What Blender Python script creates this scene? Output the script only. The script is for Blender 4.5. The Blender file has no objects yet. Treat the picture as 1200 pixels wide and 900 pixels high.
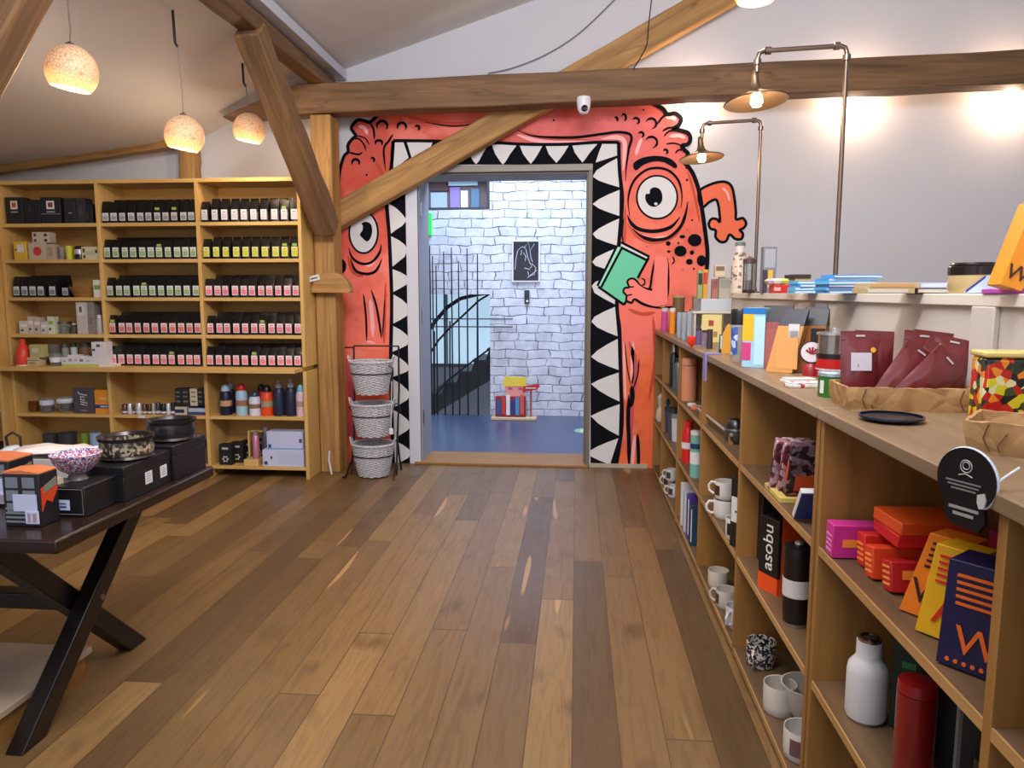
import bpy, math, random
from mathutils import Vector, Matrix
from mathutils.geometry import tessellate_polygon
random.seed(7)
SC = bpy.context.scene
COL = SC.collection
PI = math.pi
# ------------------------------------------------------------------ camera
F = 870.0; EYE = 1.5
PIT = math.atan(107 / F); YAW = math.atan(76 * math.cos(PIT) / F)
cd = bpy.data.cameras.new('camera'); cam = bpy.data.objects.new('camera', cd); COL.objects.link(cam)
cam.location = (0, 0, EYE); cam.rotation_euler = (PI/2 - PIT, 0, YAW)
cd.sensor_width = 36; cd.lens = F / 1200 * 36; cd.clip_start = 0.05
SC.camera = cam
_fw0 = Vector((-math.sin(YAW), math.cos(YAW), 0)); _r = Vector((math.cos(YAW), math.sin(YAW), 0))
_fw = _fw0 * math.cos(PIT) + Vector((0, 0, -math.sin(PIT))); _up = _r.cross(_fw)
def at(px, py, X=None, Y=None, Z=None):
    "the point of the room measured at a pixel of the photograph, on a plane X, Y or Z"
    d = _r * ((px - 600) / F) + _up * ((450 - py) / F) + _fw
    t = Y / d.y if Y is not None else X / d.x if X is not None else (Z - EYE) / d.z
    return Vector((0, 0, EYE)) + d * t
# ------------------------------------------------------------------ colour management
SC.view_settings.view_transform = 'Standard'; SC.view_settings.look = 'None'
SC.view_settings.gamma = 1; SC.view_settings.use_curve_mapping = False
SC.view_settings.exposure = 0.45
# ------------------------------------------------------------------ world and lights
def s2l(c): return c / 12.92 if c <= .04045 else ((c + .055) / 1.055) ** 2.4
def rgb(c):
    if isinstance(c, str): c = tuple(int(c[i:i+2], 16) for i in (0, 2, 4))
    return (s2l(c[0]/255), s2l(c[1]/255), s2l(c[2]/255), 1)
W = bpy.data.worlds.new('world'); SC.world = W; W.use_nodes = True
W.node_tree.nodes['Background'].inputs[0].default_value = rgb((238, 242, 255))
W.node_tree.nodes['Background'].inputs[1].default_value = 0.54
def light(kind, loc, energy, color, size=.1, rot=None, sy=None, spot=None, blend=.6):
    l = bpy.data.lights.new('light', kind); l.energy = energy; l.color = rgb(color)[:3]
    if kind == 'AREA':
        l.size = size
        if sy: l.shape = 'RECTANGLE'; l.size_y = sy
    else: l.shadow_soft_size = size
    if kind == 'SPOT': l.spot_size = spot; l.spot_blend = blend
    o = bpy.data.objects.new('light', l); COL.objects.link(o); o.location = loc
    if rot: o.rotation_euler = rot
    return o
# added general fill light behind the camera, no real source
light('AREA', (0.3, -1.6, 2.6), 16, (244, 242, 255), 3.5, (math.radians(68), 0, 0), 2.0)
# ceiling wash over the shop floor
light('AREA', (-.9, 3.2, 3.0), 26, (255, 236, 214), 1.6, (0, 0, 0), 2.4)
# unseen area light added above the viewer to brighten the end wall
light('AREA', (-.2, 1.2, 3.55), 115, (246, 246, 255), 1.8, (math.radians(68), 0, 0), .8)
# daylight in the stairwell
light('AREA', (-.6, 7.9, 3.6), 95, (205, 222, 255), 2.2, (0, 0, 0), 1.2)
# wall lamps tucked behind the tie beam, and the spot over the bookcase
for px_, e in ((815, 9), (1003, 17), (1185, 17)):
    p = at(px_, 98, Y=6.27); light('POINT', (p.x, 6.265, 3.02), e, (255, 220, 184), .05)
# ------------------------------------------------------------------ materials
MATS = {}
def newmat(name):
    m = bpy.data.materials.new(name); m.use_nodes = True
    return m, m.node_tree, m.node_tree.nodes['Principled BSDF']
def mat(c, rough=.5, metal=0, trans=0, emit=0, alpha=1, coat=0, name=None):
    k = (c, rough, metal, trans, emit, alpha, coat)
    if k in MATS: return MATS[k]
    m, nt, b = newmat(name or 'paint')
    col = rgb(c); b.inputs['Base Color'].default_value = col
    b.inputs['Roughness'].default_value = rough; b.inputs['Metallic'].default_value = metal
    b.inputs['Transmission Weight'].default_value = trans; b.inputs['Coat Weight'].default_value = coat
    if emit:
        b.inputs['Emission Color'].default_value = col; b.inputs['Emission Strength'].default_value = emit
    else:   # a faint procedural unevenness
        n = nt.nodes.new('ShaderNodeTexNoise'); n.inputs['Scale'].default_value = 40; n.inputs['Detail'].default_value = 2
        t = nt.nodes.new('ShaderNodeTexCoord'); nt.links.new(t.outputs['Object'], n.inputs['Vector'])
        mr = nt.nodes.new('ShaderNodeMapRange'); mr.inputs[3].default_value = max(.02, rough-.08); mr.inputs[4].default_value = min(1, rough+.08)
        nt.links.new(n.outputs[0], mr.inputs[0]); nt.links.new(mr.outputs[0], b.inputs['Roughness'])
    MATS[k] = m; return m
class NB:
    "small helper for node graphs"
    def __init__(s, nt): s.nt = nt
    def n(s, t, **kw):
        x = s.nt.nodes.new(t)
        for k, v in kw.items(): setattr(x, k, v)
        return x
    def set(s, sock, v):
        if hasattr(v, 'is_linked') or isinstance(v, bpy.types.NodeSocket): s.nt.links.new(v, sock)
        else: sock.default_value = v
    def math(s, op, a, b=0.0, c=0.0):
        x = s.n('ShaderNodeMath', operation=op); s.set(x.inputs[0], a); s.set(x.inputs[1], b); s.set(x.inputs[2], c); return x.outputs[0]
    def mix(s, f, a, b, mode='MIX'):
        x = s.n('ShaderNodeMix', data_type='RGBA', blend_type=mode); s.set(x.inputs[0], f); s.set(x.inputs[6], a); s.set(x.inputs[7], b); return x.outputs[2]
    def ramp(s, f, stops):
        x = s.n('ShaderNodeValToRGB'); s.set(x.inputs[0], f); e = x.color_ramp.elements
        while len(e) < len(stops): e.new(.5)
        for i, (p, c) in enumerate(stops): e[i].position = p; e[i].color = c if len(c) == 4 and max(c) <= 1 else rgb(c)
        return x.outputs[0]
    def comb(s, a, b, c):
        x = s.n('ShaderNodeCombineXYZ'); s.set(x.inputs[0], a); s.set(x.inputs[1], b); s.set(x.inputs[2], c); return x.outputs[0]
    def noise(s, v, scale, detail=3, rough=.5, dist=0):
        x = s.n('ShaderNodeTexNoise'); s.set(x.inputs['Vector'], v); x.inputs['Scale'].default_value = scale
        x.inputs['Detail'].default_value = detail; x.inputs['Roughness'].default_value = rough; x.inputs['Distortion'].default_value = dist; return x.outputs[0]
    def coords(s):
        t = s.n('ShaderNodeTexCoord'); p = s.n('ShaderNodeSeparateXYZ'); s.nt.links.new(t.outputs['Object'], p.inputs[0]); return t.outputs['Object'], p.outputs
    def bump(s, b, h, st=.2, d=.01):
        x = s.n('ShaderNodeBump'); x.inputs['Strength'].default_value = st; x.inputs['Distance'].default_value = d
        s.set(x.inputs['Height'], h); s.nt.links.new(x.outputs[0], b.inputs['Normal'])
def wood(name, dark, light_, axis, rough=.5, fine=26, knots=False, bump=.15):
    m, nt, b = newmat(name); g = NB(nt); v, p = g.coords()
    sc = [fine, fine, fine]; sc[axis] = fine * .07
    w = g.comb(g.math('MULTIPLY', p[0], sc[0]), g.math('MULTIPLY', p[1], sc[1]), g.math('MULTIPLY', p[2], sc[2]))
    n1 = g.noise(w, 1, 4, .6, .4); n2 = g.noise(v, 1.7, 2)
    f = g.math('ADD', g.math('MULTIPLY', n1, .75), g.math('MULTIPLY', n2, .25))
    c = g.ramp(f, [(.32, dark), (.66, light_)])
    if knots:
        ks = [3.2, 3.2, 3.2]; ks[axis] = 1.6
        vo = g.n('ShaderNodeTexVoronoi'); g.set(vo.inputs['Vector'], g.comb(g.math('MULTIPLY', p[0], ks[0]), g.math('MULTIPLY', p[1], ks[1]), g.math('MULTIPLY', p[2], ks[2]))); vo.inputs['Scale'].default_value = 1.4
        k = g.ramp(vo.outputs['Distance'], [(.0, (1, 1, 1, 1)), (.11, (0, 0, 0, 1))])
        c = g.mix(g.math('MULTIPLY', k, .7), c, rgb((58, 34, 18)))
        cr = g.ramp(g.noise(w, .55, 2, .5, .8), [(.47, (0, 0, 0, 1)), (.5, (1, 1, 1, 1)), (.53, (0, 0, 0, 1))])
        c = g.mix(g.math('MULTIPLY', cr, .35), c, rgb((48, 28, 14)))
    nt.links.new(c, b.inputs['Base Color']); b.inputs['Roughness'].default_value = rough
    g.bump(b, n1, bump, .004)
    return m
PINE = [wood('pale_pine', (194, 152, 84), (216, 178, 108), a, .5, 16, bump=.05) for a in range(3)]
PINEB = wood('pine_back_panel', (194, 146, 74), (210, 164, 90), 0, .55, 12, bump=.05)
OAK = [wood('golden_oak', (128, 88, 38), (160, 114, 56), a, .5, 18, bump=.08) for a in range(3)]
TOPW = wood('worn_counter_wood', (110, 88, 64), (144, 120, 90), 1, .42, 20, bump=.1)
BEAM = [wood('old_beam_wood', (88, 62, 38), (138, 102, 66), a, .7, 15, True, .5) for a in range(3)]
BEAML = [wood('honey_beam_wood', (136, 98, 50), (186, 142, 80), a, .65, 15, True, .4) for a in range(3)]
DARKW = wood('dark_table_wood', (14, 9, 8), (28, 18, 15), 1, .32, 22, bump=.1)
DARKT = wood('dark_table_top', (24, 15, 12), (48, 30, 23), 0, .25, 22, bump=.1)
def floor_mat():
    m, nt, b = newmat('oak_plank_floor'); g = NB(nt); v, p = g.coords()
    x = g.math('DIVIDE', p[0], .158); ci = g.math('FLOOR', x); fx = g.math('FRACT', x)
    w1 = g.n('ShaderNodeTexWhiteNoise', noise_dimensions='1D'); g.set(w1.inputs['W'], ci)
    y = g.math('ADD', g.math('DIVIDE', p[1], 2.3), g.math('MULTIPLY', w1.outputs[0], 9)); ri = g.math('FLOOR', y); fy = g.math('FRACT', y)
    w2 = g.n('ShaderNodeTexWhiteNoise', noise_dimensions='2D'); g.set(w2.inputs['Vector'], g.comb(ci, ri, 0))
    pid = w2.outputs[0]
    base = g.ramp(pid, [(0, (92, 69, 43)), (.3, (111, 85, 52)), (.75, (124, 95, 58)), (1, (146, 114, 70))])
    off = g.math('MULTIPLY', pid, 37)
    n1 = g.noise(g.comb(g.math('MULTIPLY', p[0], 30), g.math('MULTIPLY', p[1], 2.2), off), 1, 5, .6, 1.6)
    grain = g.ramp(n1, [(.25, (.5, .47, .44, 1)), (.55, (1, 1, 1, 1)), (.8, (1.0, .98, .94, 1))])
    c = g.mix(.75, base, grain, 'MULTIPLY')
    kn = g.ramp(g.noise(g.comb(g.math('MULTIPLY', p[0], 6), g.math('MULTIPLY', p[1], 2.6), off), 1, 2, .5), [(.62, (0, 0, 0, 1)), (.76, (1, 1, 1, 1))])
    c = g.mix(g.math('MULTIPLY', kn, .55), c, rgb((70, 44, 24)))
    sap = g.ramp(g.noise(g.comb(g.math('MULTIPLY', p[0], 9), g.math('MULTIPLY', p[1], .9), g.math('ADD', off, 11)), 1, 1, .4), [(.74, (0, 0, 0, 1)), (.76, (1, 1, 1, 1))])
    c = g.mix(g.math('MULTIPLY', sap, .6), c, rgb((190, 150, 96)))
    sx = g.math('LESS_THAN', g.math('ABSOLUTE', g.math('SUBTRACT', fx, .5)), .487)
    sy = g.math('LESS_THAN', g.math('ABSOLUTE', g.math('SUBTRACT', fy, .5)), .4985)
    seam = g.math('MULTIPLY', sx, sy)
    c = g.mix(seam, rgb((76, 54, 34)), c)
    nt.links.new(c, b.inputs['Base Color'])
    rr = g.math('ADD', .3, g.math('MULTIPLY', g.noise(v, 3, 3), .22)); nt.links.new(rr, b.inputs['Roughness'])
    g.bump(b, g.math('ADD', seam, g.math('MULTIPLY', n1, .12)), .35, .003)
    return m
FLOORM = floor_mat()
def brick_mat():
    m, nt, b = newmat('whitewashed_brick'); g = NB(nt); v, p = g.coords()
    wob = g.noise(v, 5, 3); 
    vec = g.comb(g.math('ADD', p[0], g.math('MULTIPLY', wob, .12)), g.math('ADD', p[2], g.math('MULTIPLY', g.noise(v, 4, 4), .07)), 0)
    br = g.n('ShaderNodeTexBrick'); g.set(br.inputs['Vector'], vec); br.inputs['Scale'].default_value = 1
    br.inputs['Brick Width'].default_value = .27; br.inputs['Row Height'].default_value = .105; br.inputs['Mortar Size'].default_value = .007; br.inputs['Mortar Smooth'].default_value = .8; br.offset_frequency = 2; br.squash = .8; br.squash_frequency = 3
    br.inputs['Color1'].default_value = rgb((226, 226, 230)); br.inputs['Color2'].default_value = rgb((200, 200, 206)); br.inputs['Mortar'].default_value = rgb((96, 96, 102))
    pat = g.ramp(g.noise(v, 6, 5, .7), [(.35, (1, 1, 1, 1)), (.75, (.72, .72, .72, 1))])
    msk = g.ramp(g.noise(v, 7, 4), [(.42, (0, 0, 0, 1)), (.56, (1, 1, 1, 1))])
    c = g.mix(msk, br.outputs['Color'], g.mix(.72, br.outputs['Color'], rgb((222, 222, 226))))
    c = g.mix(1, c, pat, 'MULTIPLY')
    nt.links.new(c, b.inputs['Base Color']); b.inputs['Roughness'].default_value = .7
    h = g.math('SUBTRACT', g.math('MULTIPLY', g.noise(v, 14, 4), .4), g.math('MULTIPLY', br.outputs['Fac'], .8)); g.bump(b, h, .8, .02)
    return m
BRICK = brick_mat()
def plaster(name, c, sc=1.2):
    m, nt, b = newmat(name); g = NB(nt); v, p = g.coords()
    n = g.noise(v, sc, 4, .6); a = rgb(c); d = tuple(x*.93 for x in a[:3]) + (1,)
    nt.links.new(g.mix(n, a, d), b.inputs['Base Color']); b.inputs['Roughness'].default_value = .85
    g.bump(b, g.noise(v, 60, 4), .08, .003); return m
WALLM = plaster('white_wall_paint', (206, 206, 210)); CEILM = plaster('ceiling_paint', (226, 222, 220))
PARTM = plaster('partition_paint', (196, 188, 178)); JAMB = plaster('grey_jamb_paint', (150, 156, 168))
BLUEF = plaster('blue_grey_floor_paint', (66, 78, 106), 3); BLUEF.node_tree.nodes['Principled BSDF'].inputs['Roughness'].default_value = .3
OLIVE = mat((112, 104, 88), .5)
def mural_mat():
    m, nt, b = newmat('coral_mural_paint'); g = NB(nt); v, p = g.coords()
    zz = g.math('ADD', p[2], g.math('MULTIPLY', g.noise(v, 2.2, 3), .5)); f = g.math('DIVIDE', zz, 3.2)
    right = g.ramp(f, [(.0, (236, 96, 24)), (.36, (240, 104, 34)), (.45, (244, 112, 96)), (.66, (244, 110, 82)), (.8, (238, 100, 66)), (.93, (222, 96, 96))])
    left = g.ramp(f, [(.0, (214, 78, 70)), (.27, (240, 98, 40)), (.42, (244, 112, 88)), (.6, (242, 112, 92)), (.74, (222, 76, 46)), (.93, (210, 72, 50))])
    mx = g.math('MULTIPLY_ADD', p[0], .75, .95); mxc = g.n('ShaderNodeClamp'); g.set(mxc.inputs[0], mx)
    c = g.mix(mxc.outputs[0], left, right)
    c = g.mix(g.math('MULTIPLY', g.noise(v, 5, 3), .22), c, rgb((246, 150, 136)))
    dk = g.ramp(g.noise(v, 2.6, 3, .55), [(.48, (0, 0, 0, 1)), (.66, (1, 1, 1, 1))])      # sprayed darker red patches
    c = g.mix(g.math('MULTIPLY', dk, .6), c, rgb((200, 56, 30)))
    lt = g.ramp(g.noise(g.comb(p[0], p[2], 7.3), 3.4, 2, .5), [(.56, (0, 0, 0, 1)), (.7, (1, 1, 1, 1))])
    c = g.mix(g.math('MULTIPLY', lt, .4), c, rgb((250, 156, 140)))
    nt.links.new(c, b.inputs['Base Color']); b.inputs['Roughness'].default_value = .6; return m
MURAL = mural_mat()
BLK = mat((12, 14, 22), .95); BLK.node_tree.nodes['Principled BSDF'].inputs['Specular IOR Level'].default_value = .15; WHT = mat((214, 214, 214), .6)
def wicker_mat():
    m, nt, b = newmat('grey_wicker'); g = NB(nt); v, p = g.coords()
    n = g.noise(v, 90, 3); nt.links.new(g.ramp(n, [(.3, (140, 140, 146)), (.7, (206, 206, 210))]), b.inputs['Base Color']); b.inputs['Roughness'].default_value = .7; return m
WICK = wicker_mat()
def pattern_mat(name, cols, scale=30, base='voronoi', rough=.4):
    m, nt, b = newmat(name); g = NB(nt); v, p = g.coords()
    vo = g.n('ShaderNodeTexVoronoi'); g.set(vo.inputs['Vector'], v); vo.inputs['Scale'].default_value = scale
    sp = g.n('ShaderNodeSeparateColor'); nt.links.new(vo.outputs['Color'], sp.inputs[0])
    x = g.n('ShaderNodeValToRGB'); x.color_ramp.interpolation = 'CONSTANT'; e = x.color_ramp.elements
    while len(e) < len(cols): e.new(.5)
    for i, c in enumerate(cols): e[i].position = i/len(cols); e[i].color = rgb(c)
    nt.links.new(sp.outputs[0], x.inputs[0]); nt.links.new(x.outputs[0], b.inputs['Base Color']); b.inputs['Roughness'].default_value = rough
    return m
def glass_mat(c=(230, 235, 235)):
    m, nt, b = newmat('clear_glass'); b.inputs['Base Color'].default_value = rgb(c); b.inputs['Transmission Weight'].default_value = .92
    b.inputs['Roughness'].default_value = .04; b.inputs['IOR'].default_value = 1.45; return m
GLASS = glass_mat()
def shade_mat():
    m, nt, b = newmat('shell_mosaic_lampshade'); g = NB(nt); v, p = g.coords()
    vo = g.n('ShaderNodeTexVoronoi', feature='DISTANCE_TO_EDGE'); g.set(vo.inputs['Vector'], v); vo.inputs['Scale'].default_value = 60
    e = g.ramp(vo.outputs[0], [(.0, (130, 92, 60)), (.08, (214, 180, 146))])
    nt.links.new(e, b.inputs['Base Color']); b.inputs['Roughness'].default_value = .5
    # the glow of the bulb inside, strongest low on the shade where the bulb hangs
    gz = g.ramp(g.math('DIVIDE', g.math('ADD', p[2], .12), .24), [(.0, (1, .86, .45, 1)), (.26, (1, .62, .20, 1)), (.5, (.30, .15, .06, 1)), (1, (.07, .04, .03, 1))])
    c = g.mix(.6, gz, e, 'MULTIPLY'); nt.links.new(c, b.inputs['Emission Color']); b.inputs['Emission Strength'].default_value = 1.25
    return m
SHADE = shade_mat()
BULB = mat((255, 240, 205), .5, emit=14); 
# ------------------------------------------------------------------ mesh builder
class MB:
    def __init__(s): s.v = []; s.f = []; s.m = []; s.mats = []
    def mi(s, m):
        if m not in s.mats: s.mats.append(m)
        return s.mats.index(m)
    def add(s, vs, fs, m, M=None):
        k = len(s.v); i = s.mi(m)
        for q in vs: s.v.append(tuple(M @ Vector(q)) if M else tuple(q))
        for f in fs: s.f.append([k + j for j in f]); s.m.append(i)
        return s
    def box(s, x0, x1, y0, y1, z0, z1, m, M=None):
        v = [(x, y, z) for z in (z0, z1) for y in (y0, y1) for x in (x0, x1)]
        return s.add(v, [(0, 2, 3, 1), (4, 5, 7, 6), (0, 1, 5, 4), (2, 6, 7, 3), (0, 4, 6, 2), (1, 3, 7, 5)], m, M)
    def lathe(s, prof, m, seg=24, M=None, cx=0, cy=0):
        v = []; f = []; n = len(prof)
        for i in range(seg):
            a = 2*PI*i/seg
            for r, z in prof: v.append((cx + r*math.cos(a), cy + r*math.sin(a), z))
        for i in range(seg):
            j = (i+1) % seg
            for k in range(n-1):
                if prof[k][0] < 1e-6: f.append((i*n+k, j*n+k+1, i*n+k+1))
                elif prof[k+1][0] < 1e-6: f.append((i*n+k, j*n+k, i*n+k+1))
                else: f.append((i*n+k, j*n+k, j*n+k+1, i*n+k+1))
        return s.add(v, f, m, M)
    def tube(s, pts, r, m, seg=8, M=None, closed=False):
        pts = [Vector(p) for p in pts]; n = len(pts); v = []; f = []
        prev = None
        for i, p in enumerate(pts):
            if closed: t = (pts[(i+1) % n] - pts[i-1])
            else: t = pts[min(i+1, n-1)] - pts[max(i-1, 0)]
            t.normalize()
            if prev is None: a = t.cross(Vector((0, 0, 1))); a = a if a.length > .05 else t.cross(Vector((1, 0, 0)))
            else: a = prev - t * prev.dot(t)
            a.normalize(); prev = a; b = t.cross(a); rr = r[i] if isinstance(r, (list, tuple)) else r
            for k in range(seg): th = 2*PI*k/seg; v.append(tuple(p + a*math.cos(th)*rr + b*math.sin(th)*rr))
        for i in range(n if closed else n-1):
            j = (i+1) % n
            for k in range(seg): l = (k+1) % seg; f.append((i*seg+k, i*seg+l, j*seg+l, j*seg+k))
        if not closed: f.append(tuple(range(seg))[::-1]); f.append(tuple(range((n-1)*seg, n*seg)))
        return s.add(v, f, m, M)
    def prism(s, poly, t0, t1, m, plane='XZ', M=None):
        "poly of 2D points, extruded along the third axis from t0 to t1"
        def P(a, b, t): return (a, t, b) if plane == 'XZ' else (t, a, b) if plane == 'YZ' else (a, b, t)
        n = len(poly); v = [P(a, b, t0) for a, b in poly] + [P(a, b, t1) for a, b in poly]
        tri = tessellate_polygon([[Vector((a, b, 0)) for a, b in poly]])
        f = [tuple(t) for t in tri] + [tuple(n+i for i in reversed(t)) for t in tri] + [(i, (i+1) % n, n+(i+1) % n, n+i) for i in range(n)]
        return s.add(v, f, m, M)
    def hull(s, vs, m):  # 8 corner box given as bottom 4 (ccw) + top 4
        return s.add(vs, [(3, 2, 1, 0), (4, 5, 6, 7), (0, 1, 5, 4), (1, 2, 6, 5), (2, 3, 7, 6), (3, 0, 4, 7)], m)
    def mesh(s, name, smooth=True):
        me = bpy.data.meshes.new(name); me.from_pydata(s.v, [], s.f)
        for x in s.mats: me.materials.append(x)
        me.polygons.foreach_set('material_index', s.m)
        me.update()
        import bmesh
        bm = bmesh.new(); bm.from_mesh(me); bmesh.ops.recalc_face_normals(bm, faces=bm.faces); bm.to_mesh(me); bm.free()
        if smooth:
            me.polygons.foreach_set('use_smooth', [True]*len(me.polygons)); me.set_sharp_from_angle(angle=math.radians(38))
        return me
    def obj(s, name, parent=None, loc=(0, 0, 0), rot=None, bevel=0, kind=None, label=None):
        o = bpy.data.objects.new(name, s.mesh(name)); COL.objects.link(o); o.location = loc
        if rot: o.rotation_euler = rot
        if parent: o.parent = parent
        if bevel: bv(o, bevel)
        if kind: o['kind'] = kind
        if label: o['label'] = label
        return o
def bv(o, w, seg=2):
    b = o.modifiers.new('bevel', 'BEVEL'); b.width = w; b.segments = seg; b.limit_method = 'ANGLE'; b.angle_limit = math.radians(40)
CACHE = {}
def part(name, key, fn, parent=None, loc=(0, 0, 0), rot=None, bevel=0, label=None):
    "mesh shared between repeats"
    if key not in CACHE: b = MB(); fn(b); CACHE[key] = b.mesh(name)
    o = bpy.data.objects.new(name, CACHE[key]); COL.objects.link(o); o.location = loc
    if rot: o.rotation_euler = rot
    if parent: o.parent = parent
    if bevel: bv(o, bevel)
    if label: o['label'] = label
    return o
def tag(o, label, cat, group=None):
    o['label'] = label; o['category'] = cat
    if group: o['group'] = group
    return o
def T(name, label, cat, loc, rz=0, group=None, rot=None):
    o = bpy.data.objects.new(name, None); COL.objects.link(o); o.location = loc; o.empty_display_size = .05
    o.rotation_euler = rot if rot else (0, 0, rz)
    return tag(o, label, cat, group)
def text_mesh(s, size, m, ext=.0006, align='CENTER', shear=0):
    cu = bpy.data.curves.new('t', 'FONT'); cu.body = s; cu.size = size; cu.extrude = ext; cu.align_x = align; cu.align_y = 'CENTER'; cu.shear = shear
    o = bpy.data.objects.new('t', cu); COL.objects.link(o); dg = bpy.context.evaluated_depsgraph_get(); dg.update()
    me = bpy.data.meshes.new_from_object(o.evaluated_get(dg)); bpy.data.objects.remove(o); bpy.data.curves.remove(cu)
    me.transform(Matrix(((1, 0, 0, 0), (0, 0, -1, 0), (0, 1, 0, 0), (0, 0, 0, 1))))
    me.materials.clear(); me.materials.append(m); return me
def text(s, size, m, parent, loc, rot=None, name='lettering', shear=0):
    o = bpy.data.objects.new(name, text_mesh(s, size, m, shear=shear)); COL.objects.link(o); o.parent = parent; o.location = loc
    if rot: o.rotation_euler = rot
    return o
def struct(o): o['kind'] = 'structure'; return o
# ------------------------------------------------------------------ the room
WY = 6.34; TH = .42                      # back wall
DX0, DX1, DZ = -1.355, .085, 2.50        # doorway
def crease(X):                           # roof profile
    pr = [(-7, 2.36), (-5.1, 2.573), (-3.51, 2.738), (-3.2, 2.811), (-2.63, 3.12), (-1.98, 3.33), (-.34, 3.86), (1.5, 4.5), (6, 4.7)]
    for (a, za), (b, zb) in zip(pr, pr[1:]):
        if a <= X <= b: return za + (zb-za)*(X-a)/(b-a)
b = MB(); b.box(-6.4, 6, -1.2, WY, -.06, 0, FLOORM); struct(b.obj('floor'))
b = MB(); b.box(-6.4, DX0, WY, WY+TH, -.05, 4.6, WALLM); b.box(DX1, 6, WY, WY+TH, -.05, 4.75, WALLM)
b.box(DX0, DX1, WY, WY+TH, DZ, 4.7, WALLM); struct(b.obj('wall_back'))
b = MB(); b.box(-6.5, -6.4, -1.2, WY, -.05, 2.9, WALLM); struct(b.obj('wall_left'))
b = MB(); b.box(5.0, 5.1, -.2, WY, -.05, 4.75, WALLM); struct(b.obj('wall_right'))
pr = [(-6.6, 2.41), (-5.1, 2.573), (-4.2, 2.66), (-3.51, 2.745), (-3.2, 2.83), (-2.9, 2.97), (-2.63, 3.11), (-1.98, 3.345)]
b = MB(); b.prism(pr + [(x, z+.12) for x, z in reversed(pr)], -.4, WY+.02, CEILM)
pr = [(-1.98, 3.345), (-.34, 3.86), (1.5, 4.5), (6, 4.7)]
b.prism(pr + [(x, z+.12) for x, z in reversed(pr)], -.4, WY+.02, CEILM); struct(b.obj('ceiling'))
# doorway lining and frame
d = MB(); d.box(DX0, DX0+.012, WY+.02, WY+TH, 0, DZ-.012, JAMB); d.box(DX1-.012, DX1, WY+.02, WY+TH, 0, DZ-.012, OLIVE)
d.box(DX0, DX1, WY+.02, WY+TH, DZ-.012, DZ, OLIVE); dr = struct(d.obj('door_1'))
d = MB(); d.box(DX0-.10, DX0, WY-.012, WY+.04, 0, DZ+.02, mat((206, 210, 220), .5)); d.obj('door_casing', dr, bevel=.003)
d = MB(); d.box(DX1, DX1+.035, WY-.018, WY+.05, 0, DZ-.001, OLIVE); d.box(DX0-.10, DX1+.035, WY-.02, WY+.05, DZ, DZ+.055, mat((140, 134, 124), .5)); d.obj('door_frame', dr, bevel=.003)
d = MB(); d.box(DX0-.05, DX1+.03, WY-.05, WY+TH, 0, .022, OAK[0]); d.obj('door_sill', dr, bevel=.004)
for k in range(3):
    d = MB(); d.box(DX0+.012, DX0+.02, WY+.05, WY+.08, .35+k*.9, .47+k*.9, mat((150, 150, 155), .3, 1)); d.obj('hinge', dr)
b = MB(); b.box(DX1+.04, .62, WY-.012, WY, 0, .035, mat((176, 166, 146), .6)); struct(b.obj('baseboard_back'))
# ---- roof timbers
def timber(name, label, p0, p1, w, h, m, updir=(0, 0, 1), cat='beam', bev=.012, group=None):
    "square timber between two points; w is along the horizontal side axis, h along the other"
    p0, p1 = Vector(p0), Vector(p1); t = p1 - p0; L = t.length; t.normalize()
    s_ = t.cross(Vector(updir)).normalized(); u = s_.cross(t).normalized()
    b = MB(); N = 10; R = random.Random(name+label)
    vs = []; fs = []
    for i in range(N+1):
        j = [R.uniform(-.006, .006) for _ in range(4)]
        for k, (a, c) in enumerate(((-1, -1), (1, -1), (1, 1), (-1, 1))):
            vs.append((a*w/2 + j[k], L*i/N, c*h/2 + j[(k+1) % 4]))
    for i in range(N):
        for k in range(4): l = (k+1) % 4; fs.append((i*4+k, i*4+l, i*4+4+l, i*4+4+k))
    fs += [(3, 2, 1, 0), (N*4, N*4+1, N*4+2, N*4+3)]
    b.add(vs, fs, m[1]); o = b.obj(name, bevel=bev)
    o.matrix_world = Matrix((( s_.x, t.x, u.x, p0.x), (s_.y, t.y, u.y, p0.y), (s_.z, t.z, u.z, p0.z), (0, 0, 0, 1)))
    return tag(o, label, cat, group)
# horizontal tie beam: a sheared square timber whose left end is cut to the roof slope
b = MB(); N = 14; vs = []; fs = []; R = random.Random(3)
for i in range(N+1):
    X = -2.22 + (4.9+2.22)*i/N; zb = 2.918 + .0185*(X+2); zt = 3.145 + .0215*(X+2)
    for (y, z) in ((5.95, zb), (6.16, zb), (6.16, zt), (5.95, zt)): vs.append((X, y+R.uniform(-.004, .004), z+R.uniform(-.005, .005)))
for i in range(N):
    for k in range(4): l = (k+1) % 4; fs.append((i*4+k, i*4+l, i*4+4+l, i*4+4+k))
fs.append((N*4, N*4+1, N*4+2, N*4+3)); b.add(vs, fs, BEAM[0])
b.hull([(-2.86, 5.95, 2.90), (-2.22, 5.95, 2.914), (-2.22, 6.16, 2.914), (-2.86, 6.16, 2.90), (-2.80, 5.95, 2.93), (-2.22, 5.95, 3.141), (-2.22, 6.16, 3.141), (-2.80, 6.16, 2.93)], BEAM[0])
tag(b.obj('tie_beam', bevel=.01), 'long horizontal old timber beam crossing above the doorway mural', 'beam')
b = MB(); b.box(-.085, .085, 0, .26, 0, 2.92, BEAML[2]); 
po = T('timber_post', 'upright weathered timber post between the tea bookcase and the mural', 'post', (-2.046, 5.95, 0))
b = MB(); b.box(-.084, .084, 0, .21, 0, 2.905, BEAML[2]); b.obj('shaft', po, bevel=.01)
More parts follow.
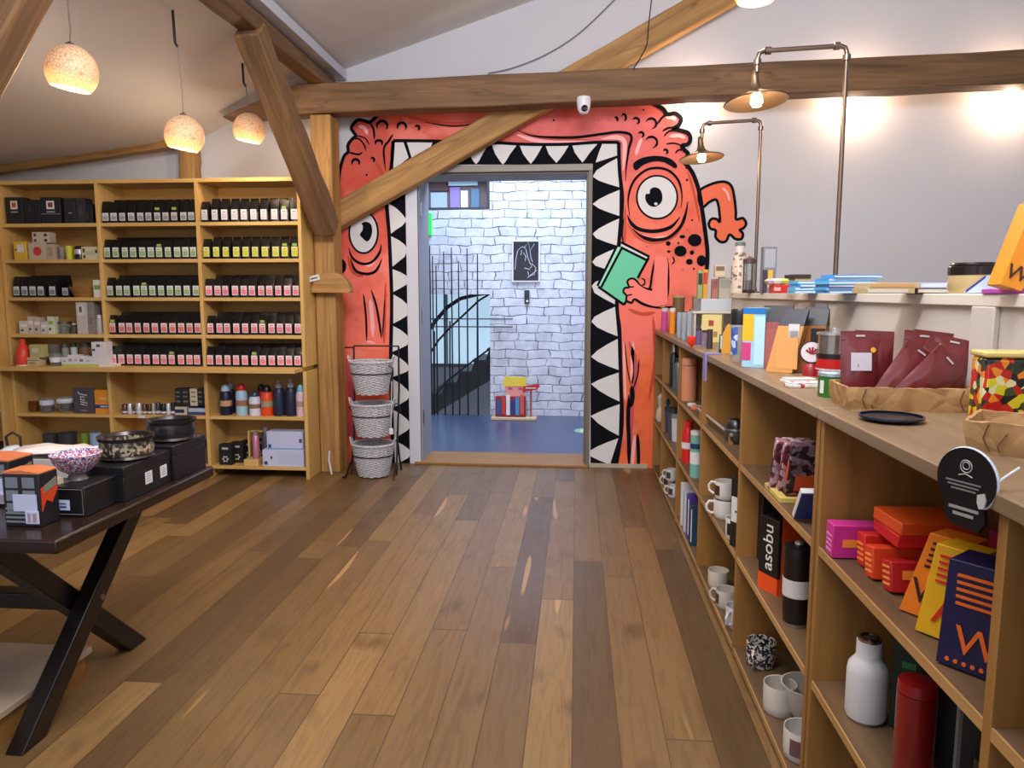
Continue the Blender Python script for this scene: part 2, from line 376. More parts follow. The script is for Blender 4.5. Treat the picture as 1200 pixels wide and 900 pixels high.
b = MB(); n = 12; pts = [(-.10, 1.50)] + [(.07 + .20*math.cos(PI - PI*i/n)*1.0, 1.50 + .155*math.sin(PI*i/n)) for i in range(n+1)]
b = MB(); b.prism([(.075 + .165*math.cos(PI - PI*i/n), 1.50 + .165*math.sin(PI*i/n)) for i in range(n+1)], -.09, -.005, BEAML[0], 'XZ')
b.obj('wooden_corbel', po, bevel=.006, label='half-round light wood block across the post')
b = MB(); b.box(-.045, .045, -.003, 0, -.022, .022, WHT); b.box(-.03, .03, -.0038, -.003, -.006, .006, mat((90, 90, 100)))
t_ = b.obj('price_tag', loc=(-2.10, 5.868, 1.60), rot=(0, -.25, 0)); tag(t_, 'small white paper tag stuck above the half-round block on the post', 'tag')
t_.location = (-2.10, 5.853, 1.615)
timber('corner_brace', 'steep diagonal timber brace rising from the post in front of the tie beam', (-1.985, 5.87, 2.0), (-2.075, 4.76, 3.155), .165, .17, BEAM, (1, 0, 0))
timber('knee_brace', 'long slanting timber rising from the post across the mural to the roof', (-2.06, 6.24, 2.117), (1.85, 6.24, 4.20), .21, .12, BEAML, (0, 1, 0)).name = 'knee_brace'
timber('purlin', 'roof timber running towards the viewer above the steep corner brace', (-2.08, 6.27, 3.195), (-2.08, 2.6, 3.19), .145, .10, BEAM, (0, 0, 1))
b = MB(); b.prism([(-2.03, 3.26), (-1.93, 3.26), (-1.93, 3.33), (-2.03, 3.30)], 2.4, 6.30, mat((196, 200, 210), .5)); struct(b.obj('trim_1'))
a0 = at(-40, 115, Y=3.0); a1 = at(70, -90, Y=3.0); a0 = a0 - (a1-a0)*1.3
timber('roof_brace', 'timber brace cropped at the top left corner of the view', a0, a1, .14, .16, BEAM, (0, 1, 0))
timber('wall_plate', 'thin wood strip along the foot of the sloping ceiling above the bookcase', (-5.4, 6.18, 2.50), (-3.38, 6.18, 2.735), .10, .055, BEAML, (0, 0, 1), 'beam', .004)
timber('wall_stud', 'short timber stub standing on the wall above the middle of the bookcase', (-3.30, 6.26, 2.2), (-3.30, 6.26, 2.79), .13, .14, BEAML, (0, 1, 0))
# ceiling and wall cables
def wire(name, label, pts, r, m):
    b = MB(); b.tube(spline([Vector(p) for p in pts], False, 6), r, m, 6); return tag(b.obj(name), label, 'cable')
def spline(P, closed=True, n=6):
    out = []; N = len(P)
    for i in range(N if closed else N-1):
        p0 = P[i-1] if closed or i > 0 else P[0]; p1 = P[i]; p2 = P[(i+1) % N]; p3 = P[(i+2) % N] if closed or i+2 < N else P[-1]
        for k in range(n):
            t = k/n; out.append(.5*((2*p1) + (p2-p0)*t + (2*p0-5*p1+4*p2-p3)*t*t + (3*p1-p0-3*p2+p3)*t**3))
    if not closed: out.append(P[-1])
    return out
wire('wall_cable', 'thin grey cable curving up the white gable wall above the beam', [at(x, y, Y=6.33) for x, y in ((572, 86), (600, 80), (640, 64), (680, 38), (724, -4))], .006, mat((120, 118, 122)))
wire('lamp_cable', 'thin black cable hanging down onto the tie beam', [at(764, -5, Y=5.9), at(760, 30, Y=5.9), at(757, 55, Y=5.9), at(742, 81, Y=5.93)], .005, mat((30, 28, 28)))
# ------------------------------------------------------------------ the mural
MR = T('wall_mural', 'coral red one-toothed-row monster painted on the wall with its mouth around the doorway', 'mural', (0, 0, 0))
MR['label'] = 'big coral red monster painted on the wall, toothed mouth around the doorway'
def mp(x, y): q = at(x, y, Y=WY); return Vector((q.x, q.z))
LAY = [0]
def poly(name, pts, m, layer, smooth=True, n=5, parent=None, holes=None):
    P = [mp(*p) for p in pts]
    if smooth: P = spline(P, True, n)
    tri = tessellate_polygon([[Vector((p.x, p.y, 0)) for p in P]]); Y = WY - .0012*layer
    b = MB(); b.add([(p.x, Y, p.y) for p in P], [tuple(t) for t in tri], m); return b.obj(name, parent or MR)
def strip(b, pts, w, m, layer, closed=False, taper=True, n=6):
    P = spline([mp(*p) for p in pts], closed, n); Y = WY - .0012*layer; N = len(P); vs = []; fs = []
    for i, p in enumerate(P):
        t = (P[(i+1) % N] - P[i-1]) if closed else (P[min(i+1, N-1)] - P[max(i-1, 0)])
        t = t.normalized() if t.length > 0 else Vector((1, 0)); nn = Vector((-t.y, t.x))
        k = w/2 * (1 if (closed or not taper) else max(.12, min(1, 4*min(i, N-1-i)/(N-1)+.15)))
        for sgn in (-1, 1): q = p + nn*k*sgn; vs.append((q.x, Y, q.y))
    for i in range(N if closed else N-1): j = (i+1) % N; fs.append((2*i, 2*j, 2*j+1, 2*i+1))
    b.add(vs, fs, m)
def ell(cx, cy, rx, ry, a0=0, a1=360, n=14): return [(cx+rx*math.cos(math.radians(a0+(a1-a0)*i/n)), cy+ry*math.sin(math.radians(a0+(a1-a0)*i/n))) for i in range(n + (0 if a1-a0 == 360 else 1))]
BODY = [(395,552),(392,400),(394,300),(395,240),(398,203),(403,184),(408,178),(408,170),(413,163),(417,159),(412,150),(419,141),(428,142),(434,143),(444,134),(460,126),(560,122),(680,118),(762,120),(776,127),(782,134),(791,133),(798,139),(795,147),(789,151),(797,153),(806,156),(809,163),(806,169),(799,171),(802,176),(806,180),(804,185),(800,188),(807,196),(813,206),(819,224),(823,248),(827,277),(829,300),(827,330),(822,400),(815,470),(808,552)]
MOUTH_L = [(461,165),(459,193),(455,215),(453,235),(454,253),(456,273),(458,316),(459,344),(459,371),(458,413),(459,480),(461,550)]
MOUTH_R = [(725,167),(726,200),(729,227),(729,243),(727,270),(725,290),(723,358),(726,385),(727,420),(728,460),(729,480),(728,508),(722,546),(721,550)]
TOPL = [(480,165),(540,166),(576,167),(610,169),(640,169.5),(668,169),(697,167)]
U = MOUTH_L[::-1] + TOPL + MOUTH_R
inner = [(692,552),(692,193),(483,193),(483,552)]
def body_poly():
    P = spline([mp(*p) for p in BODY], False, 4) + [mp(*p) for p in U[::-1]]
    tri = tessellate_polygon([[Vector((p.x, p.y, 0)) for p in P]]); b = MB()
    b.add([(p.x, WY-.0012, p.y) for p in P], [tuple(t) for t in tri], MURAL); b.obj('body', MR)
body_poly()
poly('mouth', U + inner, BLK, 2, False)
# teeth
def tooth(pts): poly('tooth', pts, WHT, 3, False)
vl = [237, 275.5, 314, 343.6, 380.5, 413.5, 443, 479, 515, 546]; tl = [258, 292.5, 327.5, 363.4, 399, 431.7, 463, 498, 531]
def interp(L, y):
    for (x0, y0), (x1, y1) in zip(L, L[1:]):
        if y0 <= y <= y1: return x0 + (x1-x0)*(y-y0)/(y1-y0)
    return L[0][0] if y < L[0][1] else L[-1][0]
for i, ty in enumerate(tl):
    a, c = vl[i]+1.5, vl[i+1]-1.5; xa, xc = interp(MOUTH_L, a)+2.2, interp(MOUTH_L, c)+2.2; tx = 477 + i*.8
    tooth([(xa, a), (xa+9, a+(ty-a)*.28), (xa+16, a+(ty-a)*.62), (tx, ty), (xa+16, c-(c-ty)*.58), (xa+8, c-(c-ty)*.26), (xc, c)])
tooth([(456, 232), (470, 226), (472, 228), (457, 236)])
tooth([(462,167),(473,167),(479,185),(470,192),(461,200)]); tooth([(477,167),(507,167),(500,186),(484,190),(481,180)])
vt = [512, 543, 575, 607.4, 637.7, 668.5, 702]; tt = [(527,192),(558,192.6),(589.4,193),(622,192),(652,191),(682.6,190.4)]
for i, (tx, ty) in enumerate(tt):
    a, c = vt[i]+1.2, vt[i+1]-1.2; y0 = 168+(1.5 if 560 < tx < 660 else 0)
    tooth([(a, y0), (tx-9, y0+11), (tx-3.5, ty-4), (tx, ty), (tx+3.5, ty-4), (tx+8.5, y0+11), (c, y0)])
tooth([(706,168),(723.5,168.5),(724,182),(712,186),(698,190.5),(702,178)])
vr = [184, 221, 254.6, 289.3, 320, 358, 395.6, 435, 472, 512]; tr = [(694.5,207),(694.5,239),(694.5,274),(694,307),(693.5,335),(693,377),(692.5,418),(692.5,450),(692,487.4),(692,527.6)]
for i, (tx, ty) in enumerate(tr):
    a = vr[i]+1.5; c = (vr[i+1] if i+1 < len(vr) else 546)-1.5; xa, xc = interp(MOUTH_R, a)-2.5, interp(MOUTH_R, c)-2.5
    if i == len(tr)-1: xc -= 5
    tooth([(xa, a), (xa-12, a+(ty-a)*.30), (xa-24, a+(ty-a)*.66), (tx, ty), (xc-24, c-(c-ty)*.62), (xc-12, c-(c-ty)*.28), (xc, c)])
# paint strokes
PINK = mat((246, 176, 176), .6); PINKD = mat((196, 74, 84), .6); ORD = mat((196, 66, 24), .6); LAV = mat((226, 186, 214), .6); ORL = mat((246, 128, 72), .6)
hb = MB()
for pts, w in (([(704,163),(722,161),(731,165),(732,178),(730,200)], .035), ([(606,158),(625,164),(650,167),(700,166)], .03), 
               ([(434,350),(436,370),(437,395)], .035), ([(770,306),(772,330),(771,346)], .05), ([(745,182),(748,172),(752,162)], .028), ([(731,400),(732,440),(733,470)], .02), ([(428,400),(440,402)], .02),
               ([(425,309),(434,311),(440,304)], .022), ([(750,276),(765,281),(782,277)], .035), ([(846,220),(852,226),(855,236)], .02), ([(742,400),(741,425),(741,450)], .03), ([(780,138),(788,138),(792,141)], .03), ([(784,160),(796,159),(803,162)], .03), ([(420,148),(427,150),(431,158)], .03), ([(744,510),(742,530),(741,545)], .03)): hb = MB(); strip(hb, pts, w, PINK if w < .045 else LAV, 3); hb.obj('highlight_stroke', MR)
for pts, w in (([(470,135),(520,145),(560,143),(590,135)], .03), ([(612,154),(640,162),(690,164)], .02), ([(408,300),(414,318),(426,324)], .035), ([(735,262),(748,278),(768,284),(790,276),(803,258)], .03),
               ([(733,240),(731,300),(734,340)], .03), ([(737,400),(745,430),(740,470),(738,540)], .045), ([(765,370),(768,420),(760,470)], .03), ([(736,362),(752,368),(768,366)], .03), ([(452,330),(451,370),(450,404)], .022), ([(406,420),(412,470),(410,520)], .05), ([(440,190),(448,205),(449,230)], .035), ([(806,200),(814,230),(820,262)], .02)): hb = MB(); strip(hb, pts, w, ORD if w < .04 else PINKD, 3); hb.obj('shading_stroke', MR)
ob = MB(); O_ = .026
strip(ob, BODY[3:15], .028, BLK, 4, taper=False); strip(ob, [(408,178),(414,180),(421,181),(425,178)], .016, BLK, 5); strip(ob, [(413,163),(421,163),(427,170),(429,177)], .014, BLK, 5); strip(ob, [(417,159),(428,162),(433,170)], .012, BLK, 5)
strip(ob, [(433,143),(438,152),(439,164)], .018, BLK, 5)
strip(ob, BODY[18:42], .034, BLK, 4, taper=False)
strip(ob, [(770,146),(776,138),(782,134)], .018, BLK, 5); strip(ob, [(776,154),(783,150),(790,150)], .016, BLK, 5); strip(ob, [(778,160),(784,154),(795,153)], .014, BLK, 5); strip(ob, [(780,169),(790,168),(799,171)], .014, BLK, 5); strip(ob, [(791,180),(795,176),(801,176)], .014, BLK, 5)
strip(ob, MOUTH_L, .030, BLK, 4, taper=False, n=4); strip(ob, [(461,165)] + TOPL + [(725,167)], .026, BLK, 4, taper=False, n=4); strip(ob, MOUTH_R, .030, BLK, 4, taper=False, n=4)
strip(ob, [(461,165),(459,193)], .03, BLK, 4)
for pts, w in (([(452,200),(450,175),(456,165),(461,157)], .018), ([(606,152.5),(623,159),(645,161),(675,161),(707,157),(724,155),(737,157),(740,163),(737,174),(734,195),(733,213)], .022), ([(497,143),(530,148),(560,144),(600,131)], .012),
    ([(426,344),(429,370),(430,401)], .018), ([(435,339),(441,358),(445,380),(447,396)], .02), ([(448,396),(450,370),(451,350)], .012), ([(402,407),(416,407)], .01), ([(403,407),(404,440)], .01),
    ([(409,290),(413,302),(424,309),(436,307),(445,296),(447,286)], .022), ([(411,303),(417,317),(430,321),(441,317),(448,303)], .024),
    ([(767,304),(764,322),(761,338),(753,336)], .018), ([(782,302),(783,330),(782,350)], .022), ([(787,310),(790,306),(788,300)], .012), ([(743,351),(755,357),(770,360),(786,360),(800,358)], .02), ([(761,338),(765,340)], .014),
    ([(737,462),(736,490),(737,520),(737,548)], .034), ([(740,452),(741,466),(738,478)], .04), ([(747,508),(748,530),(748,548)], .03), ([(732,400),(735,430),(739,452)], .01), ([(749,420),(747,440),(741,458)], .012),
    ([(735,252),(740,262),(750,269),(768,271),(786,266),(797,254)], .030), ([(741,268),(752,277),(768,281),(784,278),(797,266),(803,252),(806,236)], .026), ([(738,254),(736,236),(739,220),(746,208),(758,199),(772,197),(785,201),(795,212),(799,228),(798,244)], .020), ([(731,255),(729,275),(731,285)], .012)): strip(ob, pts, w, BLK, 5)
for x, y, rx, ry in ((448,148,6,6),(471,149,5,5),(417,191,4.2,4.2),(444,168,4,3.4)): strip(ob, ell(x, y, rx, ry, 150, 400, 10), .022, BLK, 5)
for x, y, rx, ry in ((745,142,3.8,3.6),(763,145,6,6),(763,167,7,6.5),(751,158,3,3),(731,138,2.4,4),(722,140,1.6,2.2),(779.5,178,2.6,2.6),(489,150,2.6,2.4),(436.7,187.5,2,2.4)): strip(ob, ell(x, y, rx, ry, 200, 440, 10), .019, BLK, 5)
ob.obj('outline', MR)
sp = MB()
for x, y, r in ((701,141,1),(714,141,1),(754,129,1.2),(649,141,1.3),(430,205,1.3),(416,209,1),(416,268,1),(804,197,1.2),(806,203,1),(805,211,1.4),(811,258,1.2),(805,269,1.1),(758,289,1.1),(780,283,1),(795,285,1.3),(802,300,1),(813,315,1.3),(482,144,1),(506,141,1),(470,140,1),(418,375,1),(497,155,1),(800,316,1),(770,440,1)): 
    P = ell(x, y, r, r, n=8); Y = WY-.0066; sp.add([(mp(*q).x, Y, mp(*q).y) for q in P], [tuple(range(8))], PINKD if r < 1.15 else BLK)
sp.obj('freckles', MR)
for x, y, rx, ry in ((814,281.5,8,7.2),(797.3,294.3,7.2,6.3),(783,285.4,2.8,2.6),(799.5,277.4,3.4,2),(810.8,296,2.6,2.6),(783.6,294.8,2,1.4),(807.7,306.8,4,3.4),(822,305.6,5.6,6.4)): poly('spot', ell(x, y, rx, ry), BLK, 5)
# right arm, book and the hand that holds it
ARM = [(819,225),(833,216),(848,213),(856.5,217.5),(860,229),(862.3,248),(862.6,257),(870.3,255.7),(874.3,262),(871,267.5),(867,269.5),(870.5,274),(868.8,280),(861.6,280),(855,275),(850.8,282.5),(844.3,283.5),(838.5,278),(838.5,270),(832.7,268),(830.5,262),(834,256.5),(840,257),(843.5,260),(842.8,248),(841.4,239),(838.5,234),(831,237),(822,243)]
poly('arm', ARM, mat((240, 110, 68), .6), 2); b = MB(); strip(b, ARM, .022, BLK, 3, closed=True, n=5); b.obj('arm_outline', MR)
bk = poly('book_cover', [(727.5,289.5),(759.4,304.7),(731.5,357),(702,336.5)], mat((98, 204, 160), .6), 6, False)
poly('book_pages', [(727.7,284),(761,301.5),(759.4,305.5),(727.5,290)], WHT, 7, False, parent=bk); poly('book_spine', [(722,289),(728,290),(705,336.5),(700,334)], mat((150, 222, 192), .6), 7, False, parent=bk)
b = MB()
for s_ in ([(700,335),(723,288)], [(704.5,336.5),(729,290)], [(701,336),(731,357)], [(727.7,290),(759,305.5)], [(727.7,284),(761,301)], [(760,302),(747,326)], [(731,357),(736,350)]): strip(b, s_, .02, BLK, 8, taper=False)
b.obj('book_outline', bk)
HAND = [(782,305),(782,330),(781,357),(769,359.5),(755,356),(744,350.5),(740,354.5),(734,352),(734,346.5),(730.5,342),(732,337.5),(737,336.5),(735,330.5),(738,326.8),(743,326.8),(747,330.5),(750,334),(757,338.5),(764,340.5),(767,325),(767,304),(774,300)]
poly('hand', HAND, mat((248, 126, 112), .6), 9); b = MB(); strip(b, HAND[2:19], .017, BLK, 10); strip(b, [(737,336.5),(743,336)], .012, BLK, 10); strip(b, [(734,346.5),(741,345)], .012, BLK, 10); strip(b, [(751,326),(755,328),(755,333),(751,334)], .012, BLK, 10)
b.obj('hand_outline', MR)
# eyes
def eye(x, y, rx, ry, pr, tilt=0):
    e = poly('eye', ell(x, y, rx+2.2, ry+2.2), BLK, 5); poly('eye_white', ell(x, y, rx, ry), WHT, 6, parent=e); return e
e = eye(769.9, 231.2, 22.6, 24, 11); pu = poly('pupil', [(756,232),(757,227.5),(761,227),(762,222),(767,219.6),(773,222),(776,229),(775,237),(769,242),(763,242),(758,238)], BLK, 7, parent=e)
poly('glint', ell(768.5, 239, 2, 1.6), WHT, 8, parent=pu)
e = eye(426.3, 272.5, 15.6, 23, 8); poly('pupil', [(422,275),(425,270),(425.5,265),(424,262),(429,260),(435,263),(436.5,272),(434,280),(430,283),(425,279)], BLK, 7, parent=e)
poly('eyebrow', [(742,192),(752,185.3),(768,182.7),(784,185.3),(793,193),(791,197.5),(779,190.7),(768,189.3),(755,192.6),(745,200)], BLK, 6, n=3)
poly('spot', ell(399, 312, 7, 9), BLK, 4); poly('knuckles', [(421,403),(425,402),(429,406),(440,407),(446,406),(449,402),(452,404),(451,409),(446,411),(430,411),(423,410)], mat((240, 120, 90), .6), 6)
# ------------------------------------------------------------------ stairwell beyond the doorway
SY = 9.02
b = MB(); b.box(-3.0, 1.4, WY+TH, SY, -.06, 0, BLUEF); struct(b.obj('floor'))
b = MB(); b.box(-1.05, 1.4, SY, SY+.3, -.06, 3.8, BRICK); b.box(-3, -1.05, SY, SY+.3, 1.48, 2.49, BRICK); b.box(-3, -1.84, SY, SY+.3, 2.49, 3.8, BRICK); b.box(-1.84, -1.05, SY, SY+.3, 2.93, 3.8, BRICK); struct(b.obj('wall_stairwell'))
b = MB(); b.box(1.4, 1.5, WY+TH, SY, 0, 3.8, WALLM); b.box(-3.1, -3, WY+TH, SY+2, -1.5, 3.8, WALLM); struct(b.obj('wall_stair_side'))
b = MB(); b.box(-3.1, 1.5, WY+TH, SY+2.2, 3.8, 3.9, WALLM); struct(b.obj('ceiling_stairwell'))
# shaft behind the railing with its tall frosted window
b = MB(); b.box(-3.1, .3, SY+2.1, SY+2.2, -1.6, 3.8, mat((120, 126, 136), .8)); struct(b.obj('wall_shaft'))
b = MB(); b.box(-3.0, -.9, SY+1.9, SY+1.93, .45, 1.9, mat((176, 206, 226), .4, emit=.6)); wn = struct(b.obj('window_1'))
b = MB(); b.box(-3.0, -.9, SY+1.86, SY+1.9, .40, .45, mat((70, 74, 80))); b.box(-1.95, -1.9, SY+1.86, SY+1.9, .45, 1.9, mat((120, 140, 150))); b.obj('window_frame', wn)
# interior window high on the left with posters behind it
wf = T('interior_window', 'small window with dark frame high on the left of the brick wall', 'window', (0, 0, 0))
b = MB(); b.box(-1.84, -1.05, SY+.02, SY+.05, 2.49, 2.52, mat((60, 56, 58))); b.box(-1.08, -1.05, SY+.02, SY+.06, 2.52, 2.93, mat((60, 56, 58))); b.box(-1.84, -1.05, SY+.02, SY+.05, 2.90, 2.93, mat((70, 66, 66))); b.obj('frame', wf)
b = MB(); b.box(-1.84, -1.05, SY+.22, SY+.24, 2.49, 2.93, mat((120, 104, 98), .6)); b.obj('backing', wf)
for (x0, x1, z0, z1, c) in ((-1.80,-1.60,2.50,2.72,(170,190,220)),(-1.80,-1.58,2.74,2.86,(90,60,56)),(-1.56,-1.44,2.52,2.78,(150,130,190)),(-1.60,-1.22,2.80,2.92,(210,236,240)),(-1.43,-1.34,2.52,2.74,(226,220,216)),(-1.30,-1.20,2.50,2.76,(96,130,150))):
    b = MB(); b.box(x0, x1, SY+.19, SY+.215, z0, z1, mat(c, .6)); b.obj('poster', wf)
# picture, thermostat, exit sign, railing, stairs, toy stand
pc = T('framed_picture', 'black picture with a white line drawing of a horse head on the brick wall', 'picture', (-.612, SY-.03, 1.876))
b = MB(); b.box(-.17, .17, 0, .022, -.25, .25, mat((216, 210, 204), .5)); b.obj('frame', pc, bevel=.002)
b = MB(); b.box(-.15, .15, -.003, 0, -.23, .23, mat((24, 25, 32), .5)); b.obj('panel', pc)
b = MB()
for L in ([(-.13,-.10),(-.12,.02),(-.10,.12),(-.05,.17),(0,.15)], [(-.02,.16),(.03,.22),(.05,.12),(.10,.20)], [(.0,.14),(.02,.05),(.05,-.03),(.07,-.06),(.04,-.10),(-.02,-.08)], [(-.03,.10),(.0,.05),(-.01,.0)], [(.07,-.03),(.12,-.08),(.10,-.16),(.04,-.18),(.02,-.12)], [(.02,-.20),(.08,-.15),(.13,-.11)], [(.05,.12),(.06,.04),(.08,-.01)], [(-.05,.13),(-.06,.07)]):
    b.tube([(x, -.005, z) for x, z in L], .0035, WHT, 4)
b.obj('line_drawing', pc)
b = MB(); b.box(-.03, .03, 0, .025, -.08, .08, mat((24, 24, 28), .4)); b.lathe([(0, 0), (.014, 0), (.014, .006), (0, .006)], WHT, 10, Matrix.Translation((.005, 0, -.05)) @ Matrix.Rotation(PI/2, 4, 'X')); b.tube([(0, .01, .08), (0, .01, .14)], .004, WHT, 4)
tag(b.obj('wall_switch', loc=(-.60, SY-.03, 1.45)), 'small black switch box under the framed picture on the brick wall', 'switch')
b = MB(); b.box(-.11, .11, 0, .05, -.13, .13, mat((20, 190, 60), .4, emit=.7)); tag(b.obj('exit_sign', loc=(-1.86, SY-.06, 2.32), bevel=.004), 'green lit sign half hidden by the left edge of the doorway', 'sign')
RB = mat((34, 32, 36), .5, .3)
rl = T('stair_railing', 'black metal railing of tall thin bars at the edge of the stairs', 'railing', (0, SY-.06, 0))
for px_, pt in ((505,288),(508,300),(512,311),(521,295),(530,290),(538,306),(548,291),(560,297)):
    q = at(px_, 400, Y=SY-.06); zt = at(px_, pt, Y=SY-.06).z; b = MB(); b.tube([(q.x, 0, 0), (q.x, 0, zt*.5), (q.x, 0, zt)], [.011, .010, .007], RB, 6); b.obj('bar', rl)
for z in (1.185, 1.09):
    x0 = at(498, 375, Y=SY-.06).x; x1 = at(601, 375, Y=SY-.06).x; b = MB(); b.tube([(x0, -.02, z), (x1, -.02, z+.0)], .008, RB, 6); b.obj('rail', rl)
st = T('staircase', 'dark steel staircase rising behind the railing in the stairwell', 'stairs', (0, SY+.75, 0))
Ys = SY+.75
def sp_(x, y): q = at(x, y, Y=Ys); return (q.x, q.z)
b = MB(); stepn = [(498,492),(498,466)]
for k in range(5): stepn += [(505+k*17, 463-k*13), (518+k*17, 463-k*13)]
for k in range(1): pass
stepn += [(600,400),(600,430)]
b.prism([sp_(*q) for q in stepn], -.04, .04, mat((26, 28, 32), .5)); b.obj('stringer', st)
for k in range(5):
    x0, z0 = sp_(503+k*17, 463-k*13); x1, _ = sp_(521+k*17, 463-k*13); b = MB(); b.box(x0, x1, -.05, .9, z0, z0+.03, mat((40, 42, 46), .5)); b.obj('tread', st)
for L, r in (([(500,392),(512,375),(525,360),(540,350),(560,345),(580,342)], .028), ([(502,418),(515,398),(530,382),(545,368),(562,352),(585,338)], .015), ([(505,470),(525,446),(545,430),(575,408),(600,392)], .014)):
    b = MB(); b.tube([(sp_(*q)[0], -.05, sp_(*q)[1]) for q in L], r, RB, 6); b.obj('handrail', st)
for x, y0, y1 in ((510,388,466),(528,376,450),(560,348,426)):
    b = MB(); b.tube([(sp_(x, y0)[0], -.05, sp_(x, y0)[1]), (sp_(x, y1)[0], -.05, sp_(x, y1)[1])], .011, RB, 6); b.obj('baluster', st)
ty = T('toy_display', 'small wooden display with a yellow-topped cut-out and comics by the brick wall', 'display', (-.73, 8.72, 0))
b = MB(); b.box(-.27, .27, -.10, .06, 0, .035, mat((206, 176, 136), .6)); b.obj('base_board', ty, bevel=.008)
b = MB(); b.box(-.22, .14, -.05, .03, .035, .28, mat((150, 36, 40), .5)); b.obj('rack', ty, bevel=.004)
for k in range(6): b = MB(); b.box(-.20+k*.055, -.155+k*.055, -.065, -.052, .06+.01*(k % 2), .24+.03*(k % 3), mat([(40,86,150),(200,60,50),(230,226,220),(30,60,120),(70,140,180),(210,90,80)][k], .5)); b.obj('comic', ty)
b = MB(); b.prism([(-.10,.28),(.13,.28),(.14,.42),(-.11,.42)], -.02, 0, mat((232, 150, 136), .6)); b.box(-.07, -.02, -.023, -.02, .36, .38, mat((190, 60, 80))); b.box(.05, .10, -.023, -.02, .36, .38, mat((190, 60, 80))); b.obj('face_panel', ty)
b = MB(); b.prism([(-.13,.40),(.15,.40),(.14,.46),(.15,.52),(.08,.50),(.03,.52),(-.03,.50),(-.09,.53),(-.12,.48)], -.026, -.004, mat((236, 206, 60), .6)); b.obj('yellow_top', ty)
b = MB(); b.tube([(.20, 0, .035), (.20, 0, .37)], .012, mat((190, 90, 70)), 8); b.obj('signpost', ty)
b = MB(); b.prism([(.10,.33),(.27,.36),(.31,.405),(.28,.43),(.11,.40)], -.03, -.012, mat((190, 40, 36), .5)); b.box(.14, .26, -.0315, -.03, .375, .387, WHT); b.obj('arrow_sign', ty)
q = at(692, 505, Z=.001); b = MB(); b.lathe([(0, 0), (.16, 0), (.16, .003), (0, .003)], mat((150, 176, 140), .6), 30); b.box(-.09, .0, -.05, .05, .003, .0035, mat((196, 206, 190))); tag(b.obj('floor_sticker', loc=(q.x-.02, q.y, .0)), 'round pale green sticker on the blue floor past the doorway', 'sticker')
# security camera on the mural wall
sc_ = T('security_camera', 'small white dome security camera below the tie beam', 'camera', (at(684, 126, Y=5.9).x, 5.895, at(684, 126, Y=5.9).z))
b = MB(); b.lathe([(0, .075), (.05, .075), (.055, .05), (.05, 0), (.045, -.02), (.03, -.045), (0, -.055)], mat((222, 222, 226), .4), 24); b.obj('housing', sc_)
b = MB(); b.lathe([(0, -.012), (.02, -.010), (.026, 0), (.02, .012), (0, .016)], mat((10, 10, 14), .15), 18, Matrix.Translation((.006, -.040, -.014)) @ Matrix.Rotation(PI/2, 4, 'X')); b.obj('lens', sc_)
# ------------------------------------------------------------------ lamps
def pendant(px_, py_, Y, hookpx, label, power=9, tilt=.18):
    p = at(px_, py_, Y=Y); t = T('pendant_lamp', label, 'lamp', p, group='shell pendant lamps')
    s_ = .112; n = 14; prof = []
    for i in range(n+1):
        th = math.radians(8) + (math.radians(132)-math.radians(8))*i/n; prof.append((s_*math.sin(th)*1.03, s_*1.08*math.cos(th)+.005))
    prof2 = [(r*.95, z-.001) for r, z in prof]
    part('lamp_shade', 'pshade', lambda b: b.lathe(prof + prof2[::-1], SHADE, 36), t, rot=(0, tilt, 0))
    part('bulb', 'pbulb', lambda b: b.lathe([(0, -.045), (.03, -.035), (.04, -.01), (.03, .02), (.014, .05), (0, .055)], BULB, 16), t, (0, 0, -.012))
    top = at(*hookpx, Y=Y) - p; zc = crease(p.x) - p.z - .01
    top = Vector((top.x, 0, min(max(top.z, .2), zc)))
    b = MB(); b.tube([(0, 0, .105), (top.x*.5+.008, 0, top.z*.5), (top.x, 0, top.z)], .0035, mat((120, 110, 104)), 6); b.obj('cord', t)
    b = MB(); b.lathe([(0, .0), (.016, 0), (.02, .03), (.006, .04), (0, .04)], mat((90, 76, 62), .4, .6), 14); b.obj('cap', t, (0, 0, .10))
    if top.z < zc-.03:
        b = MB(); b.tube([(top.x, 0, top.z-.015), (top.x-.015, 0, top.z+.012), (top.x-.02, 0, zc+.01)], .008, mat((24, 24, 26)), 6); b.obj('ceiling_hook', t)
    light('POINT', (p.x, p.y, p.z-.13), power, (255, 222, 186), .05)
pendant(84, 85, 3.5, (77, -20), 'nearest of the three shell pendant lamps over the bookcase side')
pendant(216, 160, 4.5, (208, 52), 'middle of the three shell pendant lamps, hung from a black ceiling hook')
pendant(292, 153, 5.5, (288, 99), 'farthest and smallest shell pendant lamp, beside the diagonal timber brace')
pendant(886, -18, 3.9, (886, -150), 'shell pendant lamp cropped by the top edge of the view', 9, 0)
GUN = mat((124, 106, 92), .32, .9); BRASS = mat((128, 102, 78), .38, .85)
